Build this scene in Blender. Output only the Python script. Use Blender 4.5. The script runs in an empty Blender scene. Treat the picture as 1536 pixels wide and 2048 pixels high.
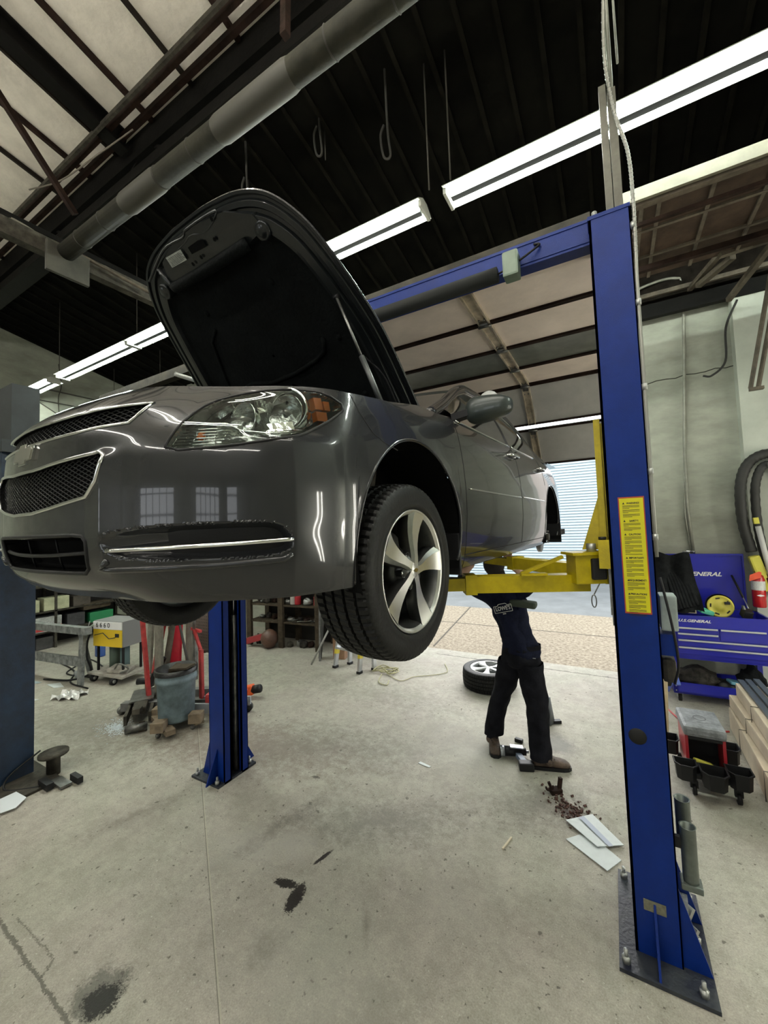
import bpy, bmesh, math, random
import numpy as np
from mathutils import Vector, Matrix
random.seed(7)
SC = bpy.context.scene
COL = SC.collection
PI = math.pi
R = math.radians
# ---------------------------------------------------------------- camera
F_PX, CX, CY, CAM_H = 789.94, 777.36, 1007.99, 2.1
yaw, pitch, roll = R(29.455), R(3.049), R(-2.070)
fw = Vector((-math.sin(yaw)*math.cos(pitch), math.cos(yaw)*math.cos(pitch), math.sin(pitch)))
r0 = Vector((math.cos(yaw), math.sin(yaw), 0)); u0 = r0.cross(fw)
rr = r0*math.cos(roll)+u0*math.sin(roll); uu = -r0*math.sin(roll)+u0*math.cos(roll)
cam = bpy.data.cameras.new('camera'); cam.sensor_width = 36; cam.sensor_fit = 'AUTO'
cam.lens = F_PX/2048*36; cam.shift_x = -(CX-768)/2048; cam.shift_y = (CY-1024)/2048
cam.clip_start = 0.02; cam.clip_end = 300
co = bpy.data.objects.new('camera', cam); COL.objects.link(co); SC.camera = co
m3 = Matrix((rr, uu, -fw)).transposed(); co.matrix_world = Matrix.Translation((0, 0, CAM_H)) @ m3.to_4x4()
# ---------------------------------------------------------------- world and exposure
SC.view_settings.view_transform = 'Standard'; SC.view_settings.look = 'None'
SC.view_settings.exposure = 0.0; SC.view_settings.gamma = 1.0; SC.view_settings.use_curve_mapping = False
W = bpy.data.worlds.new('world'); SC.world = W; W.use_nodes = True
W.node_tree.nodes['Background'].inputs[0].default_value = (0.93, 0.97, 1.0, 1)
W.node_tree.nodes['Background'].inputs[1].default_value = 3.6
try:
    SC.cycles.use_denoising = True
    SC.cycles.denoiser = 'OPENIMAGEDENOISE'
    SC.cycles.max_bounces = 8; SC.cycles.diffuse_bounces = 4; SC.cycles.sample_clamp_indirect = 6
except Exception: pass
TUBE_E = 115.0
FILL_E = 50.0

def portal(name, loc, rot, sx, sy):
    l = bpy.data.lights.new(name, 'AREA'); l.shape = 'RECTANGLE'; l.size = sx; l.size_y = sy
    l.cycles.is_portal = True
    o = bpy.data.objects.new(name, l); COL.objects.link(o); o.location = loc; o.rotation_euler = rot
    return o
portal('daylight_portal', (-1.6, 6.45, 1.8), (R(-90), 0, 0), 3.7, 3.6)

sl = bpy.data.lights.new('hazy_sun', 'SUN'); sl.energy = 4.4; sl.angle = R(55); sl.color = (1.0, .97, .92)
so_ = bpy.data.objects.new('hazy_sun', sl); COL.objects.link(so_); so_.rotation_euler = Vector((.15, -1, -.72)).to_track_quat('-Z', 'Y').to_euler(); so_.location = (-3, 12, 9)
# ---------------------------------------------------------------- materials
MATS = {}
def _n(nt, t, **k):
    n = nt.nodes.new(t)
    for a, b in k.items(): setattr(n, a, b)
    return n
def mat(name, col, rough=.5, metal=0.0, var=0.0, scale=8.0, bump=0.0, bscale=None, coat=0.0, spec=.5, emit=None, estr=0.0,
        trans=0.0, col2=None, alpha=1.0, detail=6, ior=1.5, rvar=0.0, stretch=None):
    if name in MATS: return MATS[name]
    m = bpy.data.materials.new(name); m.use_nodes = True; MATS[name] = m
    nt = m.node_tree; b = nt.nodes['Principled BSDF']; L = nt.links
    c = tuple(col)+(1,)
    b.inputs['Base Color'].default_value = c; b.inputs['Roughness'].default_value = rough
    b.inputs['Metallic'].default_value = metal; b.inputs['Coat Weight'].default_value = coat
    b.inputs['Coat Roughness'].default_value = .04
    b.inputs['Specular IOR Level'].default_value = spec; b.inputs['IOR'].default_value = ior
    b.inputs['Transmission Weight'].default_value = trans; b.inputs['Alpha'].default_value = alpha
    if emit: b.inputs['Emission Color'].default_value = tuple(emit)+(1,); b.inputs['Emission Strength'].default_value = estr
    tc = _n(nt, 'ShaderNodeTexCoord'); src = tc.outputs['Object']
    if stretch:
        mp = _n(nt, 'ShaderNodeMapping'); mp.inputs['Scale'].default_value = stretch
        L.new(src, mp.inputs['Vector']); src = mp.outputs['Vector']
    if var > 0 or col2 or rvar:
        nz = _n(nt, 'ShaderNodeTexNoise'); nz.inputs['Scale'].default_value = scale; nz.inputs['Detail'].default_value = detail
        nz.inputs['Roughness'].default_value = .65
        L.new(src, nz.inputs['Vector'])
        rp = _n(nt, 'ShaderNodeValToRGB'); rp.color_ramp.elements[0].position = .35; rp.color_ramp.elements[1].position = .65
        lo = tuple(max(0, x*(1-var)) for x in col)+(1,)
        hi = (tuple(col2)+(1,)) if col2 else tuple(min(1, x*(1+var)) for x in col)+(1,)
        rp.color_ramp.elements[0].color = lo; rp.color_ramp.elements[1].color = hi
        L.new(nz.outputs['Fac'], rp.inputs['Fac']); L.new(rp.outputs['Color'], b.inputs['Base Color'])
        if rvar:
            mr = _n(nt, 'ShaderNodeMapRange'); mr.inputs['To Min'].default_value = max(.02, rough-rvar); mr.inputs['To Max'].default_value = min(1, rough+rvar)
            L.new(nz.outputs['Fac'], mr.inputs['Value']); L.new(mr.outputs['Result'], b.inputs['Roughness'])
    if bump > 0:
        n2 = _n(nt, 'ShaderNodeTexNoise'); n2.inputs['Scale'].default_value = bscale or scale*4; n2.inputs['Detail'].default_value = 5
        L.new(src, n2.inputs['Vector'])
        bp = _n(nt, 'ShaderNodeBump'); bp.inputs['Strength'].default_value = bump; bp.inputs['Distance'].default_value = .01
        L.new(n2.outputs['Fac'], bp.inputs['Height']); L.new(bp.outputs['Normal'], b.inputs['Normal'])
    return m

PAINT = mat('car_paint', (.021, .022, .0245), .25, .12, spec=.25, var=.06, scale=900, coat=.65, bump=.02, bscale=1.5)
CHROME = mat('chrome', (.75, .76, .75), .12, 1.0)
BLACKP = mat('black_plastic', (.012, .012, .013), .45, bump=.1, bscale=300, spec=0.25)
DARKIN = mat('dark_inside', (.006, .006, .006), .9, spec=0.05)
LINER = mat('hood_liner', (.005, .006, .006), .85, bump=.5, bscale=60, var=.3, scale=5, spec=0.1)
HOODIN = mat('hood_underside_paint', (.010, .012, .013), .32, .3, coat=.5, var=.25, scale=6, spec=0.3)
RUBBER = mat('tyre_rubber', (.0055, .0055, .005), .55, var=.3, scale=14, bump=.15, bscale=120, spec=0.28)
MACH = mat('machined_alloy', (.60, .60, .57), .33, .9, var=.05, scale=6)
DKALLOY = mat('dark_alloy', (.085, .088, .085), .35, .7, var=.2, scale=9)
GLASSD = mat('tinted_window', (.02, .024, .024), .05, 0, coat=1.0, spec=.8)
BLUE = mat('lift_blue_paint', (.0025, .021, .165), .38, 0, var=.12, scale=5, bump=.12, bscale=260, spec=0.2)
BLUEW = mat('lift_blue_worn', (.006, .012, .05), .5, 0, var=.6, scale=9, bump=.3, bscale=60, col2=(.035, .04, .045))
NAVY = mat('old_lift_paint', (.005, .017, .040), .5, 0, var=.5, scale=4, bump=.15, bscale=90)
YEL = mat('lift_arm_yellow', (.42, .33, .0), .42, 0, var=.16, scale=9, bump=.08, bscale=120)
STEEL = mat('bare_steel', (.20, .20, .19), .38, .85, var=.35, scale=12, bump=.1)
GALV = mat('galvanised', (.42, .43, .41), .42, .7, var=.2, scale=14)
DIRTY = mat('dirty_metal', (.055, .05, .04), .65, .4, var=.5, scale=10, bump=.2, spec=0.2)
WHITEF = mat('fixture_white', (.42, .43, .38), .45, 0, var=.12, scale=6)
LAMP = mat('fill_lamp', (1, 1, 1), .5, emit=(1.0, .97, .88), estr=FILL_E)
TUBE = mat('lit_tube', (1, 1, 1), .5, emit=(.90, 1.0, .90), estr=TUBE_E)
TUBEOFF = mat('unlit_tube', (.62, .50, .42), .3)

# ---------------------------------------------------------------- mesh collecting helper
def rotm(rx=0, ry=0, rz=0): return Matrix.Rotation(rz, 3, 'Z') @ Matrix.Rotation(ry, 3, 'Y') @ Matrix.Rotation(rx, 3, 'X')
class MB:
    def __init__(s): s.v = []; s.f = []; s.mi = []; s.sm = []; s.mats = []; s.cur = 0
    def m(s, mt):
        if mt not in s.mats: s.mats.append(mt)
        s.cur = s.mats.index(mt); return s
    def add(s, vs, fs, smooth=False):
        k = len(s.v); s.v += [tuple(v) for v in vs]
        for f in fs: s.f.append(tuple(i+k for i in f)); s.mi.append(s.cur); s.sm.append(smooth)
        return s
    def box(s, x0, x1, y0, y1, z0, z1):
        v = [(x, y, z) for z in (z0, z1) for y in (y0, y1) for x in (x0, x1)]
        return s.add(v, [(0, 2, 3, 1), (4, 5, 7, 6), (0, 1, 5, 4), (2, 6, 7, 3), (0, 4, 6, 2), (1, 3, 7, 5)])
    def cbox(s, c, d, rot=None, bev=0):
        """box with bevelled edges, centre c, size d, rotated by a 3x3 matrix"""
        bm = bmesh.new(); bmesh.ops.create_cube(bm, size=1)
        for v in bm.verts: v.co = Vector((v.co.x*d[0], v.co.y*d[1], v.co.z*d[2]))
        if bev > 0: bmesh.ops.bevel(bm, geom=bm.edges[:], offset=bev, segments=2, affect='EDGES', profile=.6)
        M = rot or Matrix.Identity(3); c = Vector(c)
        s.add([M @ v.co + c for v in bm.verts], [[v.index for v in f.verts] for f in bm.faces], bev > 0 and False)
        bm.free(); return s
    def bar(s, a, b, w, h, up=(0, 0, 1)):
        a = Vector(a); b = Vector(b); d = (b-a); L = d.length; d.normalize(); up = Vector(up)
        if abs(d.dot(up)) > .99: up = Vector((0, 1, 0))
        x = d.cross(up).normalized(); z = x.cross(d)
        v = [p + x*sx*w/2 + z*sz*h/2 for p in (a, b) for sz in (-1, 1) for sx in (-1, 1)]
        return s.add(v, [(0, 2, 3, 1), (4, 5, 7, 6), (0, 1, 5, 4), (2, 6, 7, 3), (0, 4, 6, 2), (1, 3, 7, 5)])
    def tube(s, pts, r, n=10, cap=True, closed=False, rs=None):
        P = [Vector(p) for p in pts]; N = len(P); ring = []
        ref = None
        for i in range(N):
            if closed: t = P[(i+1) % N]-P[i-1]
            else: t = P[min(i+1, N-1)]-P[max(i-1, 0)]
            if t.length < 1e-9: t = Vector((0, 0, 1))
            t.normalize()
            if ref is None:
                ref = Vector((0, 0, 1)) if abs(t.z) < .9 else Vector((1, 0, 0))
            ref = (ref - t*ref.dot(t))
            if ref.length < 1e-6: ref = Vector((1, 0, 0)) if abs(t.x) < .9 else Vector((0, 1, 0)); ref = ref - t*ref.dot(t)
            ref.normalize(); bn = t.cross(ref); q = rs[i] if rs else r
            ring += [P[i]+(ref*math.cos(2*PI*k/n)+bn*math.sin(2*PI*k/n))*q for k in range(n)]
        fs = []
        for i in range(N if closed else N-1):
            j = (i+1) % N
            fs += [(i*n+k, i*n+(k+1) % n, j*n+(k+1) % n, j*n+k) for k in range(n)]
        if cap and not closed: fs += [tuple(range(n))[::-1], tuple(range((N-1)*n, N*n))]
        return s.add(ring, fs, True)
    def cyl(s, a, b, r, n=20, r2=None): return s.tube([a, b], r, n, rs=[r, r if r2 is None else r2])
    def lathe(s, prof, c=(0, 0, 0), axis='Z', n=32, closed=False, M=None):
        """prof: (radius, along axis)"""
        vs = []
        for k in range(n):
            a = 2*PI*k/n
            for (q, h) in prof:
                p = Vector((q*math.cos(a), q*math.sin(a), h))
                if axis == 'X': p = Vector((h, p.x, p.y))
                elif axis == 'Y': p = Vector((p.x, h, p.y))
                if M: p = M @ p
                vs.append(p+Vector(c))
        m_ = len(prof); fs = []
        for k in range(n):
            j = (k+1) % n
            for i in range(m_ if closed else m_-1):
                i2 = (i+1) % m_
                fs.append((k*m_+i, j*m_+i, j*m_+i2, k*m_+i2))
        return s.add(vs, fs, True)
    def prism(s, poly, z0, z1, M=None, c=(0, 0, 0)):
        n = len(poly); v = [Vector((x, y, z0)) for x, y in poly]+[Vector((x, y, z1)) for x, y in poly]
        if M: v = [M @ q for q in v]
        v = [q+Vector(c) for q in v]
        return s.add(v, [tuple(range(n))[::-1], tuple(range(n, 2*n))]+[(i, (i+1) % n, n+(i+1) % n, n+i) for i in range(n)])
    def text(s, body, size, M, c, depth=.002, bold=True, shear=0, align='CENTER', spacing=1.0, wid=1.0, offset=0.0):
        cu = bpy.data.curves.new('t', 'FONT'); cu.body = body; cu.size = size; cu.extrude = depth; cu.align_x = align; cu.align_y = 'CENTER'
        cu.shear = shear; cu.space_character = spacing; cu.resolution_u = 3; cu.offset = offset
        o = bpy.data.objects.new('t', cu); COL.objects.link(o); dg = bpy.context.evaluated_depsgraph_get()
        me = bpy.data.meshes.new_from_object(o.evaluated_get(dg)); 
        s.add([M @ Vector((v.co.x*wid, v.co.y, v.co.z))+Vector(c) for v in me.vertices], [tuple(p.vertices) for p in me.polygons])
        bpy.data.objects.remove(o); bpy.data.curves.remove(cu); bpy.data.meshes.remove(me); return s
    def build(s, name, parent=None, mt=None, loc=None, rot=None):
        me = bpy.data.meshes.new(name); me.from_pydata(s.v, [], s.f)
        if mt and not s.mats: s.mats = [mt]
        for q in s.mats: me.materials.append(q)
        me.polygons.foreach_set('material_index', s.mi); me.polygons.foreach_set('use_smooth', s.sm)
        me.update()
        o = bpy.data.objects.new(name, me); COL.objects.link(o)
        if parent: o.parent = parent
        if loc: o.location = loc
        if rot: o.rotation_euler = rot
        return o
def B(mt=None):
    b = MB()
    if mt: b.m(mt)
    return b
def thing(name, label, cat, loc=(0, 0, 0), rz=0, group=None, rot=None):
    o = bpy.data.objects.new(name, None); COL.objects.link(o); o.empty_display_size = .1
    o.location = loc; o.rotation_euler = rot or (0, 0, rz); o['label'] = label; o['category'] = cat
    if group: o['group'] = group
    return o
def tag(o, label, cat, group=None, kind=None):
    o['label'] = label; o['category'] = cat
    if group: o['group'] = group
    if kind: o['kind'] = kind
    return o
def struct(o): o['kind'] = 'structure'; return o
def copytree(o, parent=None):
    c = o.copy(); COL.objects.link(c)
    if parent: c.parent = parent
    for ch in list(o.children): copytree(ch, c)
    return c
def bez(P, n=8):
    """Catmull-Rom through points"""
    P = [Vector(p) for p in P]; P = [2*P[0]-P[1]]+P+[2*P[-1]-P[-2]]; out = []
    for i in range(1, len(P)-2):
        a, b, c, d = P[i-1:i+3]
        for k in range(n):
            t = k/n; out.append(.5*((2*b)+(c-a)*t+(2*a-5*b+4*c-d)*t*t+(3*b-a-3*c+d)*t**3))
    out.append(P[-2]); return out
def rrect(w, h, r, n=4):
    pts = []
    for cx, cy, a0 in ((w/2-r, h/2-r, 0), (-w/2+r, h/2-r, 90), (-w/2+r, -h/2+r, 180), (w/2-r, -h/2+r, 270)):
        for k in range(n+1):
            a = R(a0+90*k/n); pts.append((cx+r*math.cos(a), cy+r*math.sin(a)))
    return pts
FACE_Y = Matrix(((1, 0, 0), (0, 0, -1), (0, 1, 0)))      # local x->x, y->z, z-> -y : a face looking to -Y
# ================================================================ THE SETTING
ROOF0, RSL = 7.245, -.225
def zr(y): return ROOF0+RSL*y
XL, XR, YB, YD = -11.0, 4.2, -8.0, 6.15
def floor_mat():
    m = bpy.data.materials.new('concrete_floor'); m.use_nodes = True; nt = m.node_tree; L = nt.links; b = nt.nodes['Principled BSDF']
    tc = _n(nt, 'ShaderNodeTexCoord'); P = tc.outputs['Object']
    def noise(sc, det=6, ro=.6, vec=None):
        n = _n(nt, 'ShaderNodeTexNoise'); n.inputs['Scale'].default_value = sc; n.inputs['Detail'].default_value = det; n.inputs['Roughness'].default_value = ro
        L.new(vec or P, n.inputs['Vector']); return n.outputs['Fac']
    def ramp(f, a, b_, ca, cb):
        r = _n(nt, 'ShaderNodeValToRGB'); e = r.color_ramp.elements; e[0].position = a; e[1].position = b_; e[0].color = tuple(ca)+(1,); e[1].color = tuple(cb)+(1,)
        L.new(f, r.inputs['Fac']); return r.outputs['Color']
    def mth(op, a, b_=None, cl=False):
        n = _n(nt, 'ShaderNodeMath', operation=op, use_clamp=cl)
        for i, q in enumerate((a, b_)):
            if q is None: continue
            if isinstance(q, (int, float)): n.inputs[i].default_value = q
            else: L.new(q, n.inputs[i])
        return n.outputs[0]
    def mix(f, a, b_, mode='MIX'):
        n = _n(nt, 'ShaderNodeMix', data_type='RGBA', blend_type=mode)
        if isinstance(f, (int, float)): n.inputs['Factor'].default_value = f
        else: L.new(f, n.inputs['Factor'])
        for i, q in ((6, a), (7, b_)):
            if isinstance(q, tuple): n.inputs[i].default_value = q+(1,)
            else: L.new(q, n.inputs[i])
        return n.outputs[2]
    big = noise(.55, 5, .6); mid = noise(2.3, 8, .7); fine = noise(22, 8, .75); grit = noise(130, 3, .6)
    c = ramp(big, .35, .68, (.33, .31, .25), (.47, .44, .36))
    c = mix(.55, c, ramp(mid, .3, .7, (.17, .162, .135), (.36, .335, .285)))
    c = mix(.5, c, ramp(fine, .33, .68, (.14, .135, .11), (.44, .42, .36)))
    fz = noise(5.5, 9, .8); c = mix(.55, c, ramp(fz, .42, .6, (.20, .19, .15), (.44, .41, .35)))
    f3 = noise(3.1, 10, .85); c = mix(ramp(f3, .54, .66, (0, 0, 0), (.55, .55, .55)), c, (.15, .14, .11)); c = mix(.35, c, ramp(noise(1.3, 4, .6), .4, .6, (.40, .40, .31), (.42, .37, .32)))
    c = mix(.22, c, ramp(grit, .35, .65, (.10, .10, .09), (.48, .46, .42)))
    sp = noise(34, 3, .55); c = mix(mth('MULTIPLY', ramp(sp, .66, .71, (0, 0, 0), (1, 1, 1)), .75), c, (.06, .055, .045)); s2 = noise(19, 2, .5); c = mix(mth('MULTIPLY', ramp(s2, .70, .73, (0, 0, 0), (1, 1, 1)), .7), c, (.07, .06, .05))
    c = mix(mth('MULTIPLY', ramp(noise(60, 2, .5), .70, .72, (0, 0, 0), (1, 1, 1)), .6), c, (.55, .53, .48))
    sx = _n(nt, 'ShaderNodeSeparateXYZ'); L.new(P, sx.inputs[0]); X, Y = sx.outputs[0], sx.outputs[1]
    w1 = mth('MULTIPLY', mth('SUBTRACT', noise(11, 6, .7), .5), 2.2)
    w2 = mth('MULTIPLY', mth('SUBTRACT', noise(80, 6, .8), .5), 2.6)
    wob = mth('ADD', w1, w2)
    def blob(x, y, rx, ry, ang, soft=.25, amt=1.0, wb=1.0):
        ca, sa = math.cos(R(ang)), math.sin(R(ang))
        dx = mth('SUBTRACT', X, x); dy = mth('SUBTRACT', Y, y)
        u = mth('DIVIDE', mth('ADD', mth('MULTIPLY', dx, ca), mth('MULTIPLY', dy, sa)), rx)
        v = mth('DIVIDE', mth('SUBTRACT', mth('MULTIPLY', dy, ca), mth('MULTIPLY', dx, sa)), ry)
        d = mth('SQRT', mth('ADD', mth('MULTIPLY', u, u), mth('MULTIPLY', v, v)))
        d = mth('ADD', d, mth('MULTIPLY', wob, wb))
        f = mth('DIVIDE', mth('SUBTRACT', 1.0, d), soft, True)
        return mth('MULTIPLY', f, amt) if amt < 1 else f
    wet = None
    # broad worn and dirty areas
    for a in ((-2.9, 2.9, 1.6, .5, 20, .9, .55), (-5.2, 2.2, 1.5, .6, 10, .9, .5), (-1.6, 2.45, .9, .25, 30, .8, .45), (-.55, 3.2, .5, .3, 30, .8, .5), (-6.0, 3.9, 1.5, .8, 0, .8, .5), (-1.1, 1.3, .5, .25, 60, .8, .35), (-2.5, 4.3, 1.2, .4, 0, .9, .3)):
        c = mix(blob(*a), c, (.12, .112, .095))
    for a in ((-2.2, 1.9, .35, .2, 20, .6, .5), (-1.95, 2.05, .16, .12, 0, .5, .4), (-1.3, 1.5, .5, .4, 0, .9, .35), (-.9, 2.1, .25, .2, 0, .9, .3), (-1.2, 3.6, .8, .5, 0, 1, .4)):
        c = mix(blob(*a), c, (.40, .385, .34))
    # reddish rust tint by the shelves
    c = mix(blob(-3.4, 2.7, 1.5, .5, 10, 1, .35), c, (.26, .19, .15))
    st = [(-1.697, 1.755, 0.104, 0.042, -73.8, 0.15, 1.0, 0.7), (-1.810, 1.800, 0.088, 0.032, 12.1, 0.15, 1.0, 0.7), (-1.732, 2.046, 0.074, 0.016, 74.6, 0.2, 1.0, 0.5), (-2.304, 2.657, 0.046, 0.020, 5.0, 0.5, 0.7, 0.9)]
    for a in st:
        f = blob(*a); c = mix(f, c, (.018, .013, .011)); wet = f if wet is None else mth('MAXIMUM', wet, f)
    f = blob(-2.175, 0.986, 0.130, 0.130, -63.7, 0.3, 0.7, 0.5); c = mix(f, c, (.085, .083, .07))
    f = blob(-2.136, 0.981, 0.082, 0.085, -63.9, 0.3, 1.0, 0.9); c = mix(f, c, (.016, .013, .010)); wet = mth('MAXIMUM', wet, f)
    c = mix(blob(-2.147, 2.212, 0.559, 0.090, -103.1, 0.9, 0.5, 0.9), c, (.13, .12, .10))
    c = mix(blob(-3.243, 1.677, 0.409, 0.100, -106.3, 0.9, 0.45, 0.6), c, (.13, .12, .10))
    c = mix(blob(-1.651, 1.466, 0.138, 0.100, -85.9, 0.9, 0.4, 0.9), c, (.13, .12, .10))
    c = mix(blob(-1.258, 1.823, 0.132, 0.030, -54.4, 0.9, 0.5, 0.6), c, (.13, .12, .10))
    f = blob(-.36, 3.15, .2, .11, -35, .5, .85, 1.1); c = mix(f, c, (.05, .028, .022))
    f = blob(-.62, 4.05, .26, .22, 0, .5, .6, .5); c = mix(f, c, (.14, .14, .135))
    # control joint and cracks
    def seg(x0, y0, x1, y1, w, amt=.8, wbl=.0, colr=(.09, .085, .07)):
        nonlocal c
        dx, dy = x1-x0, y1-y0; Ln = math.hypot(dx, dy); dx /= Ln; dy /= Ln
        px = mth('SUBTRACT', X, x0); py = mth('SUBTRACT', Y, y0)
        al = mth('ADD', mth('MULTIPLY', px, dx), mth('MULTIPLY', py, dy))
        ac = mth('ABSOLUTE', mth('ADD', mth('SUBTRACT', mth('MULTIPLY', py, dx), mth('MULTIPLY', px, dy)), mth('MULTIPLY', wob, wbl)))
        f = mth('MULTIPLY', mth('LESS_THAN', ac, w), mth('MULTIPLY', mth('GREATER_THAN', al, 0), mth('LESS_THAN', al, Ln)))
        c = mix(mth('MULTIPLY', f, amt), c, colr)
    seg(-4.05, 2.78, -1.35, 1.03, .0035, .55, .0, (.42, .39, .31)); seg(-4.05, 2.772, -1.35, 1.022, .002, .7)
    seg(-3.4, .915, -2.1, .865, .008, .8, .02); seg(-3.0, .95, -2.55, .96, .005, .7, .03); seg(-2.55, .96, -2.5, .88, .005, .6, .02)
    seg(-2.35, 1.78, -1.75, 1.9, .0022, .6, .08); seg(-2.6, 6.0, 1.0, 6.0, .012, .8, .03)
    seg(-1.0, 1.2, -1.0, 2.0, .002, .4, .15)
    L.new(c, b.inputs['Base Color']); b.inputs['Specular IOR Level'].default_value = .22
    ro = mth('ADD', .48, mth('MULTIPLY', mid, .35)); ro = mth('SUBTRACT', ro, mth('MULTIPLY', wet, .2)); L.new(ro, b.inputs['Roughness'])
    bp = _n(nt, 'ShaderNodeBump'); bp.inputs['Strength'].default_value = .35; bp.inputs['Distance'].default_value = .01
    L.new(mth('ADD', mth('MULTIPLY', fine, .6), mth('MULTIPLY', grit, .3)), bp.inputs['Height']); L.new(bp.outputs['Normal'], b.inputs['Normal'])
    return m
FLOOR = floor_mat()
struct(B(FLOOR).box(XL-.3, XR+.3, YB-.3, YD+.1, -.2, 0).build('floor'))

WALLM = mat('painted_block_wall', (.31, .32, .265), .75, var=.24, scale=1.1, bump=.35, bscale=9, stretch=(1, 1, 2.2))
PILM = mat('pilaster_paint', (.47, .50, .43), .6, var=.1, scale=2, bump=.1)
BLACKW = mat('blackened_roof_deck', (.0035, .0034, .0026), .9, var=.5, scale=3, bump=.3, bscale=6, spec=0.05)
WHITEC = mat('faced_insulation', (.66, .61, .52), .7, var=.16, scale=1.6, bump=.9, bscale=14, stretch=(1, 1, 1))
# door wall (far wall), with the opening x -3.45 .. .24, z 0 .. 3.62, and a second bay to the right closed by a wall
OX0, OX1, OZ = -3.45, .12, 3.62
w = B(WALLM)
w.box(XL-.2, OX0, YD, YD+.3, 0, zr(YD)); w.box(OX1, XR+.2, YD, YD+.3, 0, zr(YD)); w.box(OX0, OX1, YD, YD+.3, OZ, zr(YD))
struct(w.build('wall_front'))
struct(B(WALLM).box(XL-.3, XL, YB, YD+.3, 0, 9).build('wall_left'))
struct(B(WALLM).box(XR, XR+.3, YB, YD+.3, 0, 9).build('wall_right'))
# wall behind the camera with four many-paned windows
w = B(WALLM); wins = [(-9.8, -6.6), (-4.4, -1.2), (.8, 3.4)]; xs = [XL-.3]+[q for a in wins for q in a]+[XR+.3]
for i in range(0, len(xs), 2): w.box(xs[i], xs[i+1], YB-.3, YB, 0, 9)
for a, b_ in wins: w.box(a, b_, YB-.3, YB, 0, 1.5); w.box(a, b_, YB-.3, YB, 3.5, 9)
struct(w.build('wall_back'))
for i, (a, b_) in enumerate(wins):
    g = B(mat('window_steel', (.05, .05, .045), .6))
    for k in range(6): xx = a+(b_-a)*k/5; g.box(xx-.025, xx+.025, YB-.2, YB-.14, 1.5, 3.5)
    for k in range(5): zz = 1.5+2*k/4; g.box(a, b_, YB-.2, YB-.14, zz-.025, zz+.025)
    o = struct(g.build('window_%d' % (i+1)))
    portal('window_portal', ((a+b_)/2, YB-.12, 2.5), (R(90), 0, 0), b_-a, 2.0)
# roof: white faced insulation on the near slope part, blackened deck beyond
def slope(y0, y1, x0, x1, mt, th=.12, dz=0):
    return B(mt).add([(x, y, zr(y)+dz+k) for k in (0, th) for x, y in ((x0, y0), (x1, y0), (x1, y1), (x0, y1))],
                     [(0, 1, 2, 3), (7, 6, 5, 4), (0, 4, 5, 1), (1, 5, 6, 2), (2, 6, 7, 3), (3, 7, 4, 0)])
struct(slope(YB-.3, 2.42, XL-.3, XR+.3, WHITEC).build('ceiling'))
rib = slope(2.42, YD+.3, XL-.3, XR+.3, BLACKW)
rib.m(mat('roof_rib', (.006, .0055, .004), .8, var=.5, scale=4, spec=0.05))
for k in range(50):
    x = XL+.15+k*.31
    if x < XR: rib.bar((x, 2.5, zr(2.5)-.02), (x, YD, zr(YD)-.02), .045, .04)
struct(rib.build('ceiling_dark'))
# purlin seams on the pale ceiling
SEAM = mat('dark_seam', (.018, .014, .011), .8, spec=0.1)
RUST = mat('rusty_steel', (.020, .011, .008), .75, var=.5, scale=7, bump=.3, spec=0.12)
ORD = ['nearest', 'first', 'second', 'third', 'fourth', 'fifth', 'sixth', 'seventh', 'eighth', 'ninth', 'tenth', 'eleventh']
for i, x in enumerate((-9.3, -8.4, -7.4, -6.2, -5.55, -4.94, -4.19, -3.49, -2.78, -2.1, -1.4)):
    wd = .03 if i % 2 else .045
    tag(B(SEAM if i % 2 else RUST).bar((x, -2.5, zr(-2.5)-.035), (x, 2.4, zr(2.4)-.035), wd, .05).build('ceiling_purlin'), 'thin dark purlin, %s to the %s of the thick black rafter' % (ORD[(5-i) if x < -4.66 else (i-5)], 'left' if x < -4.66 else 'right') if x not in (-4.94,) else 'thin dark purlin right beside the thick black rafter', 'purlin', 'purlins under the pale ceiling')
BLKS = mat('black_steel', (.004, .0036, .003), .6, var=.4, scale=6, bump=.2, spec=0.12)
o = B(BLKS); o.bar((-4.66, -3, zr(-3)-.22), (-4.66, 2.35, zr(2.35)-.22), .16, .02); o.bar((-4.66, -3, zr(-3)-.02), (-4.66, 2.35, zr(2.35)-.02), .16, .02); o.bar((-4.66, -3, zr(-3)-.12), (-4.66, 2.35, zr(2.35)-.12), .03, .2)
tag(o.build('roof_rafter'), 'thick black steel rafter running across the pale ceiling', 'beam')
# girder truss along the edge of the pale ceiling: chords, angles
zb = zr(2.42)
t = thing('roof_girder', 'dark riveted steel girder at the edge of the pale ceiling, with rusty angles', 'beam', (0, 2.4, 6.3))
B(BLKS).box(XL+.05, XR-.05, .0, .14, .12, .40).build('top_chord', t)
B(RUST).box(XL+.05, XR-.05, -.12, -.07, .30, .36).build('angle_bar', t)
B(RUST).box(XL+.05, XR-.05, -.26, -.22, .27, .33).build('angle_bar', t)
B(BLKS).box(XL+.05, XR-.05, -.02, .20, -.14, -.02).build('bottom_chord', t)
B(DIRTY).box(XL+.05, XR-.05, -.34, -.31, .22, .27).build('conduit_rail', t)
for i, x in enumerate((-8.6, -7.4, -6.2, -5.0, -3.8, -2.6, -1.4, -.2, 1.0)):
    B(BLKS).bar((x, .06, -.1), (x+.55*(1 if i % 2 else -1), .06, .2), .05, .03).build('web_bar', t)
# lower tie rafter with bracket on the left and pipe
o = B(DIRTY); o.bar((-6.2, -1.6, 5.85), (-6.2, 4.2, 4.95), .16, .22)
tag(o.build('tie_beam'), 'grimy steel beam sloping past the end of the long pipe, bracket plate hanging below', 'beam')
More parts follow.
